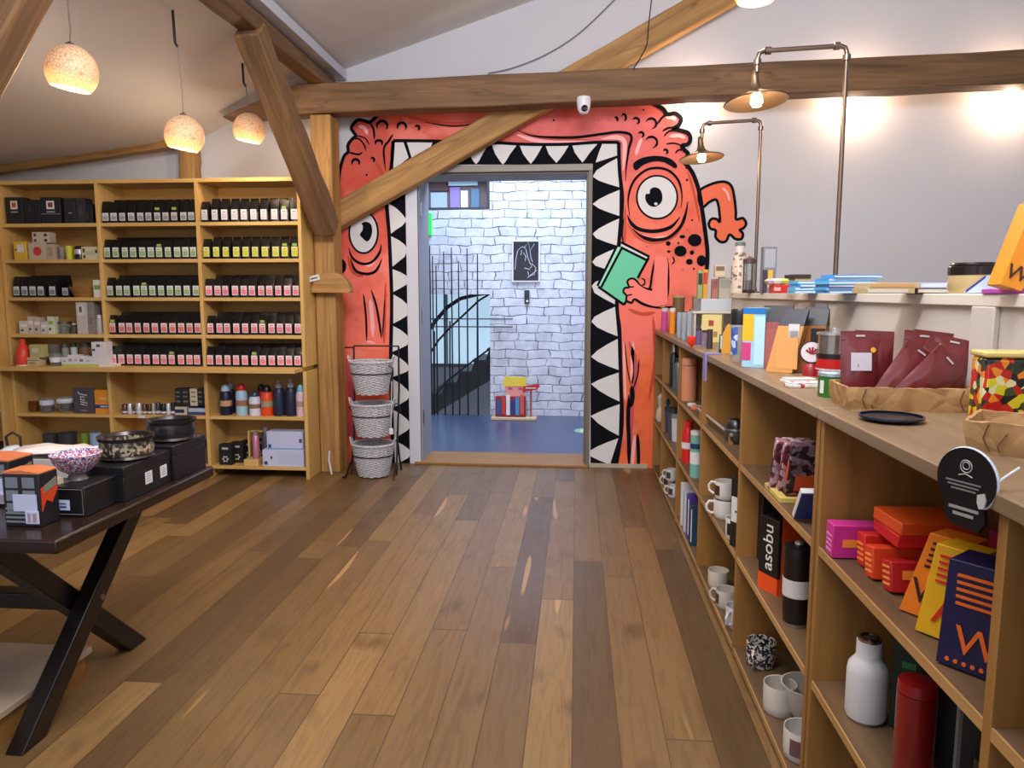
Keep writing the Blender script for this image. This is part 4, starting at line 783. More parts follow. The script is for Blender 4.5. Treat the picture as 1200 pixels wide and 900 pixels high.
bottle('bright orange bottle with black cap and grey band', 304, 317.5, 452, Z5, (226,74,30), (26,22,26), (150,146,120))
bottle('crimson bottle with black cap behind the orange one', 300, 310, 450, Z5, (150,24,44), (24,20,24), None, 5.87)
bottle('tall navy bottle with steel loop cap, left one of the pair', 319, 331.5, 446, Z5, (34,42,66), (150,150,156), None, domed=False)
bottle('tall navy bottle with steel loop cap, right one of the pair', 333, 345.5, 445, Z5, (30,38,62), (160,160,166), None, domed=False)
bottle('pale pink bottle with teal cap and tan band, rightmost bottle', 345.8, 356.5, 451, Z5, (214,180,196), (110,190,204), (170,140,120))
for k in range(4):
    X, w, h = lb(256.5, 272, 521, Z6, 5.73); t = carton('flower_box', ['nearest black box with white flower print, at the front of the bottom row','second black flower box behind the front one','third black flower box in the bottom row','farthest black flower box in the bottom row'][k], 'box', (X+k*.058, 5.77+k*.085, Z6), w*.95, .07, h, (24,26,26), [(.25,.75,.75,.85,(170,176,170),'text_line')], group='black flower boxes')
    b = MB()
    for a in range(6): b.lathe([(0,-.001),(.013,-.001),(.013,.001),(0,.001)], mat((196,204,190),.5), 8, Matrix.Translation((.02*math.cos(a*PI/3), -.036, .05+.02*math.sin(a*PI/3))) @ Matrix.Rotation(PI/2,4,'X') @ Matrix.Scale(.6,4))
    b.obj('flower_print', t)
X, w, h = lb(289, 306, 506, Z6, 5.78); t = T('wooden_stand', 'light wood display stand on the bottom shelf, right bay', 'stand', (X, 5.80, Z6))
b = MB(); b.box(-w/2,w/2,-.07,.06,0,.05,PINE[0]); b.obj('base', t, bevel=.002)
b = MB(); b.box(-w/2,-w/2+.015,.02,.06,.05,h,PINE[2]); b.box(-w/2+.015,w/2,.04,.06,h-.015,h,PINE[0]); b.obj('upright', t, bevel=.002)
X, w, h = lb(296, 304, 506, Z6+.05, 5.77); turned('pink_bottle', 'slim pink bottle with silver cap standing on the wooden stand', 'bottle', (X, 5.78, Z6+.05), [('body', [(0,0),(w/2,0),(w/2,h*.8),(w*.3,h*.88),(0,h*.88)], mat((190,120,140),.3,.3)), ('cap', [(0,h*.88),(w*.35,h*.88),(w*.35,h),(0,h)], mat((200,200,204),.2,.8))])
lturn('dark_bottle', 'charcoal bottle beside the pink one on the bottom shelf', 'bottle', 306, 315, 501, Z6, lambda r,h: [('body', [(0,0),(r,0),(r,h*.8),(r*.6,h*.88),(0,h*.88)], mat((60,62,70),.4)), ('cap', [(0,h*.88),(r*.6,h*.88),(r*.6,h),(0,h)], mat((120,122,130),.4))], Y=5.80)
lcarton('long_box', 'long white box with blue markings, lower of two on the bottom shelf', 308, 356, 527.5, Z6, (192,198,224), [(.04,.1,.12,.3,(60,56,120),'mark'),(.2,.45,.24,.62,(50,50,90),'mark'),(.4,.15,.98,.85,(182,190,218),'outline')], Y=5.72, d=.13)
X, w, h = lb(308,356,527.5,Z6,5.72); lcarton('long_box', 'long white box with blue markings, upper of two on the bottom shelf', 313, 355, 506, Z6+h, (188,194,222), [(.04,.1,.12,.3,(60,56,120),'mark'),(.9,.4,.98,.62,(90,70,110),'mark'),(.0,.0,1,.1,(130,160,200),'blue_edge')], Y=5.73, d=.13)
# things in the bookcase at the left edge
b = MB(); b.lathe([(0,0),(.05,0),(.05,.2),(.03,.24),(0,.24)], mat((196,190,20),.4), 18); tag(b.obj('yellow_bottle', loc=(-4.79,5.68,.56)), 'bright yellow bottle at the extreme left edge shelf', 'bottle')
b = MB(); b.lathe([(0,0),(.06,0),(.05,.1),(.03,.12),(0,.12)], mat((60,40,34),.4), 18); tag(b.obj('brown_teapot', loc=(-4.80,5.70,.912)), 'dark pot on the left edge unit above the yellow bottle', 'pot')
b = MB(); b.lathe([(0,0),(.06,0),(.07,.14),(0,.17)], mat((54,36,30),.5), 18); tag(b.obj('dark_vase', loc=(-4.80,5.72,.1)), 'dark vase low in the unit at the left edge', 'vase')
# a cloth strap hanging from the post side of the bookcase
b = MB(); b.tube([(-2.02,5.86,.20),(-2.03,5.87,.12),(-2.0,5.84,.012)], .008, mat((206,206,210),.5), 6); tag(b.obj('white_strap'), 'short white strap hanging low beside the post', 'strap')
# ------------------------------------------------------------------ basket stand
bs = T('basket_stand', 'black wrought iron three-tier stand by the left side of the doorway', 'stand', (-1.66, 5.92, 0)); IRON = mat((26, 24, 26), .5, .5)
for s in (-1, 1):
    b = MB(); x = s*.19; b.tube([(x, -.02, .0), (x*.97, .06, .3), (x, .12, .7), (x*1.0, .13, 1.06)], .008, IRON, 8); b.obj('upright', bs)
    b = MB(); b.tube([(x*.97, .06, .35), (x, .0, .12), (x*1.05, -.16, .008), (x*1.1, -.19, .02)], .008, IRON, 8); b.tube([(x, .05, .25), (x, .10, .1), (x, .15, .008)], .008, IRON, 8); b.obj('foot', bs)
    b = MB(); b.tube([(x+.025*math.cos(a/3), .05, .52+.05*math.sin(a/3)+a*.004) for a in range(14)], .005, IRON, 6); b.obj('scroll', bs)
b = MB(); b.tube([(-.19, .13, 1.06), (.19, .13, 1.06)], .006, IRON, 8); b.obj('crossbar', bs)
BZ = [(.0+.01, .262), (.34, .262), (.685, .262)]
def basket_mesh(b, r0=.125, r1=.175, h=.26):
    R_ = 26; S = 52; v = []; f = []
    prof = [(r0*i/5, 0, 0) for i in range(1, 5)] + [(r0+(r1-r0)*(i/R_)**.9, h*i/R_, 1) for i in range(R_+1)] + [(r1-.02, h, 0)] + [(r0-.016+(r1-r0)*(i/R_)**.9, h*i/R_, .6) for i in range(R_, 0, -2)] + [(r0*.6, .014, 0), (.01, .014, 0)]
    prof = [(.005, 0, 0)] + prof
    for k, (r, z, w) in enumerate(prof):
        for i in range(S):
            a = 2*PI*i/S; rr = r + w*.0065*math.cos(a*S/4)*(1 if k % 2 else -1); v.append((rr*math.cos(a), rr*math.sin(a)*.92, z))
    for k in range(len(prof)-1):
        for i in range(S): j = (i+1) % S; f.append((k*S+i, k*S+j, (k+1)*S+j, (k+1)*S+i))
    b.add(v, f, WICK)
def ring(b, r, z, t, n=40, sy=.92, m=None): b.tube([(r*math.cos(2*PI*i/n), r*math.sin(2*PI*i/n)*sy, z) for i in range(n)], t, m or WICK, 6, closed=True)
for k, (z, h) in enumerate(BZ[::-1]):
    t = T('wicker_basket', ['top grey wicker basket on the black iron stand','middle grey wicker basket holding a white tag on the iron stand','bottom grey wicker basket, lowest on the iron stand'][k], 'basket', (-1.655, 5.87, z), 0, 'wicker baskets on the iron stand')
    part('woven_body', 'bask', lambda b: basket_mesh(b), t)
    part('rim', 'rim', lambda b: (ring(b, .172, .262, .011), ring(b, .168, .25, .008)), t)
    for s in (-1, 1): part('handle', ('hnd', s), lambda b: b.tube([(s*.168, -.03, .24), (s*.185, -.02, .30), (s*.19, 0, .31), (s*.185, .02, .30), (s*.168, .03, .24)], .006, WICK, 6), t)
    part('holder_ring', 'hring', lambda b: ring(b, .162, .17, .005, m=IRON), t)
    for j in range(4+k):
        R = random.Random(k*10+j); b = MB(); b.box(-.04,.04,-.006,.006,0,.09,mat([(176,160,150),(120,96,110),(206,206,210),(96,110,150),(150,140,140),(100,90,120)][j % 6],.6)); o = b.obj('folded_cloth' if j else 'price_card', loc=(-1.655+R.uniform(-.07,.07), 5.87+R.uniform(-.05,.06), z+.03), rot=(R.uniform(-.5,.5), R.uniform(-.3,.3), R.uniform(-1,1)))
        tag(o, ('white card' if not j else ['grey brown','dull violet','pale grey','blue grey','taupe','muted purple'][j % 6]+' cloth bundle')+[' in the top wicker basket',' in the middle wicker basket',' in the bottom wicker basket'][k], 'card' if not j else 'cloth')
        if not j: o.data.materials[0] = mat((210,214,222),.5); o.location = (-1.60, 5.80, z+.17); o.rotation_euler = (.4,.1,.2)
b = MB(); b.tube([(-1.47,5.80,.80),(-1.455,5.79,.86),(-1.46,5.80,.90),(-1.50,5.82,.92),(-1.52,5.83,.86)], .007, mat((30,30,34),.6), 6); b.tube([(-1.47,5.80,.80),(-1.475,5.79,.6),(-1.48,5.79,.42)], .004, mat((190,190,196)), 6); b.lathe([(0,0),(.02,.01),(.016,.05),(0,.06)], mat((206,206,212),.5), 10, Matrix.Translation((-1.48,5.79,.36)))
tag(b.obj('hanging_cord'), 'dark loop and pale cord hanging down the right side of the baskets', 'cord')
# ------------------------------------------------------------------ dark table and its goods
TZ = .76
tb = T('trestle_table', 'dark brown cross-legged wooden table at the left edge', 'table', (-2.6, 2.52, 0))
b = MB(); b.box(-1.1, 1.05, -.49, .49, TZ-.045, TZ, DARKT); b.obj('tabletop', tb, bevel=.008)
for sx in (.75, -.85):
    for sgn in (-1, 1):
        L = math.hypot(.72, .69); an = math.atan2(.69, .72*sgn)
        b = MB(); hw = .062
        p = [(-.36*sgn-hw*.9, .0), (-.36*sgn+hw*.9, .0), (.36*sgn+hw*.9, TZ-.075), (.36*sgn-hw*.9, TZ-.075)]
        off = .035*sgn; b.prism([(y, z) for y, z in p], sx-.033+off, sx+.033+off, DARKW, 'YZ'); b.obj('leg', tb, bevel=.006)
    b = MB(); b.box(sx-.05, sx+.05, -.44, .44, TZ-.085, TZ-.045, DARKW); b.obj('top_rail', tb, bevel=.004)
b = MB(); b.box(-.815, .715, -.035, .035, .325, .385, DARKW); b.obj('stretcher', tb, bevel=.004)
b = MB()
b.lathe([(0,0),(.012,0),(.012,.006),(0,.008)], mat((160,150,140),.3,1), 10, Matrix.Translation((.818,.03,.355)) @ Matrix.Rotation(PI/2,4,'Y')); b.obj('bolt', tb)
# platform on the floor under the table
q0 = at(108, 757, Z=.13)
pf = T('display_platform', 'low pale grey topped wooden platform on the floor under the table', 'platform', (q0.x-1.1, q0.y-.36, 0))
b = MB(); b.box(-1.1, 1.1, -.33, .36, .105, .13, mat((168,150,128),.6)); b.obj('top_board', pf, bevel=.003)
for s in (-1, 1): b = MB(); b.box(s*1.06-.02, s*1.06+.02, -.31, .34, 0, .105, OAK[1]); b.obj('side_rail', pf)
b = MB(); b.box(-1.04, 1.04, .30, .34, 0, .105, OAK[0]); b.box(-1.04, 1.04, -.31, -.27, 0, .105, OAK[0]); b.obj('rail', pf)
def tbox(x0, x1, yt, yb, z=TZ):
    p = at(x0, yb, Z=z); Y = p.y; q = at(x1, yb, Y=Y); top = at((x0+x1)/2, yt, Y=Y).z; return (p.x+q.x)/2, Y, abs(q.x-p.x), top-z
X, Y, w, h = tbox(6, 49, 556, 617)
def puzzle(label, loc, w, d, h):
    t = T('game_box', label, 'box', loc)
    b = MB(); b.box(-w/2,w/2,-d/2,d/2,0,h,mat((30,28,32),.35)); b.obj('carton', t, bevel=.003)
    b = MB(); b.prism([(-w/2,h),(w/2,h),(w/2,h+.004),(0,h+.012),(-w/2,h+.006)], -d/2, d/2, mat((206,116,72),.4)); b.obj('orange_lid', t)
    k = 0
    for i in range(2):
        for j in range(3):
            b = MB(); x0 = -w/2+.012+i*(w/2-.006); z0 = h-.045-j*.042; b.box(x0, x0+w/2-.022, -d/2-.002, -d/2+.001, z0, z0+.034, mat((120,124,134),.5)); b.obj('grey_panel', t)
    b = MB(); b.box(-w*.22, w*.42, -d/2-.004, -d/2-.002, h*.30, h*.62, mat((196,200,224),.5)); b.obj('white_label', t)
    for j in range(4): b = MB(); b.box(-w*.45, w*.1, -d/2-.003, -d/2, h*.08+j*.014, h*.08+j*.014+.006, mat((120,124,134),.5)); b.obj('text_line', t)
    b = MB(); b.box(w*.1, w*.46, -d/2-.006, -d/2-.004, h*.07, h*.31, mat((206,206,226),.5)); b.box(w*.16, w*.24, -d/2-.007, -d/2-.006, h*.1, h*.27, mat((170,140,160))); b.box(w*.3, w*.4, -d/2-.007, -d/2-.006, h*.1, h*.27, mat((170,140,160))); b.obj('barcode_label', t)
    b = MB(); b.prism([(-d*.45,h*.28),(-d*.2,h*.48),(d*.1,h*.40),(d*.42,h*.62),(d*.40,h*.86),(-d*.45,h*.72)], w/2-.001, w/2+.002, mat((198,66,34),.4), 'YZ'); b.obj('orange_print', t)
    b = MB(); b.prism([(-d*.3,h*.62),(d*.35,h*.72),(d*.38,h*.86),(-d*.28,h*.76)], w/2+.002, w/2+.0035, mat((110,124,110),.4), 'YZ'); b.obj('green_print', t)
    return t
puzzle('big black box with grey squares and orange lid on the table corner', (X, Y+.045, TZ), w, .085, h)
X2, Y2, w2, h2 = tbox(-25, 22, 541, 590); puzzle('black box with orange lid behind and left of the bigger one', (X2-.02, Y+.27, TZ), .18, .12, h*.93)
X, Y, w, h = tbox(66, 101, 571, 605)
bA = T('leather_box', 'black leather box under the patterned bowl', 'box', (X, Y+.14, TZ)); LEA = mat((22,21,24),.38)
b = MB(); b.box(-w/2,w/2,-.14,.14,0,h,LEA); b.obj('body', bA, bevel=.004)
b = MB(); b.tube([(w/2-.008,-.1415,.008),(w/2-.008,-.1415,h-.008),(-w/2+.008,-.1415,h-.008)], .0018, mat((96,92,92),.5), 4); b.tube([(-w/2+.008,-.1415,.008),(w/2-.008,-.1415,.008)], .0018, mat((96,92,92),.5), 4); b.obj('stitching', bA)
b = MB(); b.box(-w*.43,-w*.02,-.142,-.140,h*.22,h*.56,mat((206,214,232),.5)); b.box(-w*.34,-w*.12,-.1428,-.142,h*.30,h*.36,mat((60,90,150))); b.box(-w*.34,-w*.12,-.1428,-.142,h*.42,h*.46,mat((60,90,150))); b.obj('price_label', bA)
zA = TZ+h
PAT = pattern_mat('painted_flowers', [(224,214,212),(206,60,60),(60,70,150),(224,220,222),(110,130,190),(214,120,120),(230,226,224),(70,80,140)], 240)
fb = T('patterned_bowl', 'footed bowl painted with red and blue flowers on the table', 'bowl', (at(89,566,Y=Y+.10).x, Y+.11, zA))
r = .082; b = MB(); b.lathe([(0,.02),(r*.34,.02),(r*.62,.035),(r*.85,.06),(r,.09),(r*.97,.092),(r*.82,.064),(r*.55,.042),(0,.034)], PAT, 40); b.obj('bowl', fb)
b = MB(); b.lathe([(0,0),(r*.42,0),(r*.36,.008),(r*.3,.02),(0,.02)], mat((120,104,104),.4), 30); b.obj('foot', fb)
q = at(69, 566, Y=Y+.05); b = MB(); b.box(-.022,.022,-.02,.02,0,.022,mat((206,190,160),.6)); tag(b.obj('cream_box', loc=(q.x-.004, Y+.03, zA), bevel=.001), 'tiny cream box beside the foot of the patterned bowl', 'box')
# the two long boxes towards the far corner, with the metal bowls on them
X1, Y1, w1, h1 = tbox(104, 147, 547, 588)
b1x0, b1x1 = X1-w1/2, X1+w1/2
def lbox(label, x0, x1, y0, y1, h, labs=()):
    t = T('black_case', label, 'box', ((x0+x1)/2, (y0+y1)/2, TZ)); w = x1-x0; d = y1-y0
    b = MB(); b.box(-w/2,w/2,-d/2,d/2,0,h*.72,LEA); b.obj('body', t, bevel=.003)
    b = MB(); b.box(-w/2-.003,w/2+.003,-d/2-.003,d/2+.003,h*.72,h,LEA); b.obj('lid', t, bevel=.004)
    for yy in labs: b = MB(); b.box(w/2-.001,w/2+.0015,yy-.022,yy+.022,h*.25,h*.60,mat((214,216,222),.5)); [b.box(w/2+.0015,w/2+.002,yy-.015,yy+.015-.006*(j%2),h*(.32+.07*j),h*(.34+.07*j),mat((130,130,140))) for j in range(4)]; b.obj('price_label', t)
    return t
lbox('black case nearer the viewer, under the ornate metal bowl', b1x0-.02, b1x1, Y1, Y1+.30, h1, (.0, .10))
lbox('second black case behind the first, under the banded metal bowl', b1x0-.02, b1x1+.01, Y1+.31, Y1+.56, h1+.012)
ORN = pattern_mat('embossed_metal', [(60,52,46),(150,136,110),(92,80,66),(176,160,130),(50,46,44)], 90, rough=.3)
DM = mat((58,52,52),.25,.7)
def mbowl(label, loc, r, h, m, band):
    t = T('metal_bowl', label, 'bowl', loc, group='dark metal bowls')
    b = MB(); b.lathe([(0,.006),(r*.7,.006),(r*.93,.02),(r*.97,h*.45),(r*.9,h*.82),(r*.84,h*.82),(r*.86,h*.45),(r*.6,.02),(0,.016)], m, 40); b.obj('body', t)
    b = MB(); b.lathe([(r*.86,h*.82),(r*1.0,h*.86),(r*1.02,h),(r*.9,h*.98),(r*.82,h*.84)], DM, 40); b.obj('rim', t)
    b = MB(); b.lathe([(0,0),(r*.86,0),(r*.98,.008),(r*.9,.018),(0,.018)], DM, 40); b.obj('base_ring', t)
mbowl('ornate embossed dark metal bowl on the nearer black case', ((b1x0+b1x1)/2-.01, Y1+.15, TZ+h1), .098, .085, ORN, 0)
mbowl('plain banded dark metal bowl on the farther black case', ((b1x0+b1x1)/2+.0, Y1+.44, TZ+h1+.012), .098, .085, mat((66,62,66),.22,.7), 1)
b = MB(); pts = []
for i in range(9):
    for j in range(4): pts.append((-.22+.055*i, -.09+.06*j, .006+.022*abs(math.sin(i*1.3+j))))
b.add(pts, [(i*4+j, i*4+4+j, i*4+5+j, i*4+1+j) for i in range(8) for j in range(3)], mat((222,216,212),.8)); o = b.obj('tissue_paper', loc=(at(75,532,Y=2.8).x, 2.84, TZ+.075)); so = o.modifiers.new('s','SOLIDIFY'); so.thickness = .004
tag(o, 'crumpled white tissue paper behind the patterned bowl', 'paper')
b = MB(); b.box(-.20,.20,-.09,.09,0,.074,mat((200,192,184),.6)); tag(b.obj('white_carton', loc=(at(75,532,Y=2.8).x, 2.84, TZ), bevel=.002), 'low white carton under the tissue paper', 'box')
b = MB(); b.box(-.075,.075,-.09,.09,0,.012,OAK[1]); b.tube([(-.06,-.07,.02),(.06,.07,.02)], .007, mat((176,100,76),.4), 8); tag(b.obj('lit_corner_board', loc=(-1.665, 2.93, TZ), bevel=.004), 'reddish board added for the lit far corner of the tabletop', 'board')  # added board, stands in for the light on the tabletop corner
tp = T('teapot', 'pale white teapot with dark handle at the left edge behind the boxes', 'teapot', (at(14,540,Y=2.9).x, 2.92, TZ))
b = MB(); b.lathe([(0,0),(.05,0),(.062,.03),(.055,.075),(.03,.09),(0,.092)], mat((196,214,214),.25), 28); b.obj('body', tp)
b = MB(); b.tube([(.05,0,.05),(.075,0,.07),(.092,0,.088)], [.014,.009,.007], mat((214,216,216),.25), 10); b.obj('spout', tp)
b = MB(); b.tube([(-.03,0,.085),(-.035,0,.13),(0,0,.15),(.03,0,.13),(.03,0,.085)], .006, mat((40,26,24),.4), 8); b.obj('handle', tp)
# ------------------------------------------------------------------ cubby shelving on the right
SX0, SX1 = .656, 1.03; CT = 1.195
SHB = wood('worn_shaded_shelf_top', (82, 62, 42), (112, 86, 58), 1, .5, 18, bump=.08); OAKL = wood('oak_edge_band', (156, 116, 66), (186, 144, 88), 1, .5, 18, bump=.05)  # shelf boards darkened in colour for wear and the shade inside the cubbies
def cubby(label, y0, y1, divs):
    t = T('cubby_shelf', label, 'shelf unit', (0, 0, 0)); tt_ = .024
    b = MB(); b.box(SX0-.012, SX1+.01, y0, y1, CT-.03, CT, TOPW); b.obj('counter_top', t, bevel=.003)
    ys = [y0+.002] + list(divs) + [y1-tt_-.002]
    for i, y in enumerate(ys): b = MB(); b.box(SX0, SX1, y, y+tt_, 0, CT-.03, OAK[2]); b.obj('divider' if 0 < i < len(ys)-1 else 'end_panel', t, bevel=.0015)
    for a, c in zip(ys, ys[1:]):
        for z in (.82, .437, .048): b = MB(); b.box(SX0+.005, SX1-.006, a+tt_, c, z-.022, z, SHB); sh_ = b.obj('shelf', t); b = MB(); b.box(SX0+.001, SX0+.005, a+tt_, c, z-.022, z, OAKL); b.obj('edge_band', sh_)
        b = MB(); b.box(SX1-.006, SX1, a+tt_, c, .04, CT-.03, OAK[2]); b.obj('back_panel', t)
    b = MB(); b.box(SX0+.03, SX0+.045, y0+.03, y1-.03, 0, .024, mat((50,34,22),.7)); b.obj('plinth', t)
    return t
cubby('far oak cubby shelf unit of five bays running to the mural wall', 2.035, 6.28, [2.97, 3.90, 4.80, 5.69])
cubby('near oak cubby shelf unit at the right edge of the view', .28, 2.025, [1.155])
# partition with ledge behind the counter
b = MB(); b.box(1.05, 1.14, .5, 5.2, 0, 1.465, PARTM); struct(b.obj('wall_partition'))
b = MB(); b.box(1.035, 1.62, .5, 5.21, 1.465, 1.4975, mat((214,206,192),.5)); struct(b.obj('trim_2', bevel=.003))
b = MB(); b.box(1.53, 1.60, .5, 5.2, 0, 1.465, PARTM); struct(b.obj('wall_partition_back'))
b = MB(); b.box(1.034, 1.05, 1.95, 2.06, CT, 1.465, PARTM); struct(b.obj('trim_3', bevel=.003))
LZ = 1.4975
def rb(px_, pyb, z, pyt, wpx):
    "foot of a thing in the photo on height z; returns X, Y, height, width across the view"
    p = at(px_, pyb, Z=z); top = at(px_, pyt, Y=p.y).z; q = at(px_+wpx, pyb, Y=p.y); return p.x, p.y, top-z, abs(q.x-p.x)
RZ = -PI/2
def rturn(name, label, cat, px_, pyb, z, pyt, wpx, fn, **kw):
    X, Y, h, w = rb(px_, pyb, z, pyt, wpx); X = max(X, SX0+.004) if z < CT else X; return turned(name, label, cat, (X+w*.3, Y+w*.35, z), fn(w/2, h), **kw)
# ---- row 1 goods (shelf top .82)
A1, A2, A3 = .82, .437, .048
def yx(px_, X, py_=500): return at(px_, py_, X=X).y
for k, y in enumerate((yx(769, .70), yx(773, .70))):
    b = MB(); b.lathe([(0,0),(.028,0),(.02,.03),(.026,.09),(.016,.13),(.022,.17),(0,.2)], mat([(206,170,130),(176,120,84)][k],.5), 16); tag(b.obj('figurine', loc=(.74, y, A1)), ['pale wooden figurine in the farthest top cubby','browner figurine beside the pale one in the farthest top cubby'][k], 'figurine')
turned('steel_bottle', 'slim black bottle with steel top in the second farthest top cubby', 'bottle', (.71, yx(788, .71), A1), [('body', [(0,0),(.032,0),(.032,.22),(.016,.25),(0,.25)], mat((22,22,24),.3)), ('cap', [(0,.25),(.018,.25),(.018,.29),(.012,.31),(0,.31)], mat((190,190,190),.2,.9))])
turned('steel_bottle', 'grey bottle beside the slim black one in the top cubby', 'bottle', (.715, yx(793.5, .715), A1), [('body', [(0,0),(.036,0),(.036,.17),(.02,.2),(0,.2)], mat((90,98,104),.3,.4)), ('cap', [(0,.2),(.02,.2),(.02,.23),(0,.23)], mat((40,42,44),.4))])
turned('tall_tube', 'tall peach coloured thermos in the third top cubby', 'thermos', (.715, yx(806, .715), A1), [('body', [(0,0),(.047,0),(.048,.004),(.048,.225),(0,.225)], mat((210,140,104),.4)), ('lid', [(0,.225),(.047,.228),(.047,.262),(.042,.27),(0,.27)], mat((214,146,110),.4))])
for k, (x, y, c, nm) in enumerate(((.70,yx(810,.70),(206,196,190),'white'),(.70,yx(814,.70),(196,110,80),'coral'),(.72,yx(817,.72),(170,160,150),'grey'))):
    b = MB(); b.lathe([(0,0),(.026,0),(.028,.012),(.02,.018),(0,.02)], mat(c,.4), 18); tag(b.obj('coaster_tin', loc=(x,y,A1)), nm+' flat tin at the foot of the peach thermos', 'tin')
turned('round_teapot', 'black ball shaped pot with steel ring in the fourth top cubby', 'pot', (.73, yx(863, .73), A1), [('body', [(0,0),(.035,0),(.05,.02),(.052,.05),(.05,.065),(0,.07)], mat((60,56,52),.3)), ('ring', [(.05,.062),(.054,.062),(.054,.07),(.05,.07)], mat((200,196,190),.2,.9)), ('dome', [(.048,.07),(.044,.09),(.03,.108),(0,.115)], mat((20,19,20),.3))])
b = MB(); b.tube([(.675,yx(818,.675),A1+.045),(.70,yx(858,.70),A1+.045)], .007, mat((196,186,170),.3,.5), 8); b.box(.668,.685,yx(820,.675)-.02,yx(820,.675),A1,A1+.04,OAK[0]); b.box(.69,.71,yx(856,.70)-.02,yx(856,.70),A1,A1+.04,OAK[0]); tag(b.obj('towel_rail'), 'thin pale rod on two feet along the fourth top cubby', 'rod')
for k in range(3): b = MB(); b.box(-.016,.016,-.06,.06,0,.012,mat([(196,84,44),(214,190,170),(170,60,36)][k],.5)); tag(b.obj('soap_bar', loc=(.715+.035*k,yx(833+5*k,.715+.035*k),A1), rot=(0,0,.5)), ['orange','cream','rust red'][k]+' flat bar lying under the pale rod', 'bar')
CHK = pattern_mat('patterned_paper', [(196,160,168),(120,50,60),(206,190,196),(90,36,44),(170,120,130)], 55)
CHK2 = pattern_mat('patterned_paper_dark', [(60,40,48),(150,120,130),(40,28,34),(120,90,100)], 55)
def lean(name, label, x, y, z, w, d, h, m, ang, cat='box', panels=()):
    t = carton(name, label, cat, (x, y, z), w, d, h, m, panels, rot=(0,0,0)); t.rotation_euler = (ang, 0, 0)
    return t
for k, (y, m, nm, c) in enumerate(((yx(926,.72),CHK,'rosy checked chocolate bar leaning leftmost in the fifth top cubby',(60,34,40)),(yx(936,.735),CHK,'second rosy checked bar leaning in the fifth top cubby',(110,60,70)),(yx(945,.75),CHK2,'dark patterned bar with orange patch in the fifth top cubby',(220,84,36)))):
    t = T('chocolate_bar', nm, 'chocolate bar', (.72+.015*k, y+.03, A1+.006)); t.rotation_euler = (.36, 0, 0)
    b = MB(); b.box(-.055,.055,-.014,.014,0,.205,m); b.obj('wrapper', t, bevel=.003)
    b = MB(); b.box(-.0565,-.055,-.008,.008,.06,.13,mat(c,.5)); b.box(-.03,.03,-.0152,-.014,.03,.09,mat(c,.5)); b.obj('label', t)
t = T('blue_book', 'blue book lying at a slant against the divider in the fifth top cubby', 'book', (.725, 2.235, A1+.012)); t.rotation_euler = (.62, 0, 0)
b = MB(); b.box(-.07,.07,-.012,.012,0,.12,mat((44,62,120),.5)); b.obj('cover', t, bevel=.002); b = MB(); b.box(-.071,.06,-.009,.009,.003,.1205,mat((206,200,190),.7)); b.obj('pages', t)
t = T('boxed_chocolate', 'flat yellow box with a dark picture lying in the fifth top cubby', 'box', (.725, yx(924, .72, 580), A1))
b = MB(); b.box(-.060,.065,-.10,.10,0,.018,mat((196,176,92),.5)); b.obj('carton', t, bevel=.002); b = MB(); b.box(-.035,.05,-.085,.08,.018,.0192,mat((84,26,20),.5)); b.box(-.02,.03,-.06,.03,.0192,.0198,mat((140,90,50),.5)); b.obj('picture', t)
b = MB(); b.box(-.05,.05,-.06,.06,0,.014,mat((150,26,24),.5)); tag(b.obj('red_pack', loc=(.86,2.55,A1), bevel=.002), 'flat red pack under the leaning checked bars', 'pack')
# ---- row 2 goods (.437)
def mug(label, x, y, z, r, h, c, inner=(210,206,200), rz=PI, panel=None, pm=None, group=None, squat=False, name='mug'):
    t = T(name, label, 'mug', (x, y, z), rz, group); m = c if not isinstance(c, tuple) else mat(c, .3)
    part('cup', ('cup', r, h, c if isinstance(c, tuple) else c.name), lambda b: b.lathe([(0,0),(r*.86,0),(r*.95,.006),(r,h*.3),(r,h*.98),(r*.99,h),(r*.94,h*.985),(r*.93,h*.3),(r*.8,.01),(0,.009)], m, 32), t)
    part('handle', ('mh', r, h, c if isinstance(c, tuple) else c.name), lambda b: b.tube([(r*.93,0,h*.82),(r*1.35,0,h*.84),(r*1.62,0,h*.62),(r*1.55,0,h*.34),(r*1.2,0,h*.2),(r*.93,0,h*.22)], r*.12, m, 8), t)
    if panel is not None:
        def pn(b):
            n = 8; v = []
            for i in range(n+1):
                a = panel - .45 + .9*i/n; v += [((r+.0008)*math.cos(a), (r+.0008)*math.sin(a), h*.25), ((r+.0008)*math.cos(a), (r+.0008)*math.sin(a), h*.8)]
            b.add(v, [(2*i, 2*i+2, 2*i+3, 2*i+1) for i in range(n)], pm)
        b = MB(); pn(b); b.obj('print', t)
    return t
WHM = (206,200,192)
mug('white mug with dark brown print, on top of the stack in the second row', .715, yx(850,.715,590), A2+.092, .052, .085, WHM, rz=2.6, panel=.9, pm=mat((70,34,26),.5))
mug('white mug under the brown-printed one in the second row', .715, yx(850,.715,590), A2, .054, .09, WHM, rz=3.0)
mug('white mug with a framed black square print in the second row', .71, yx(866,.71,600), A2, .054, .095, (214,210,206), rz=1.3, panel=2.6, pm=mat((26,24,24),.5))
mug('white mug with dark print standing behind the stack, second row', .82, yx(868,.82,570), A2, .05, .09, WHM, rz=2.2, panel=1.4, pm=mat((40,30,30),.5))
mug('cream mug behind the stacked pair, topmost of the rear stack', .82, yx(856,.82,570), A2, .05, .085, (190,184,172), rz=2.8)
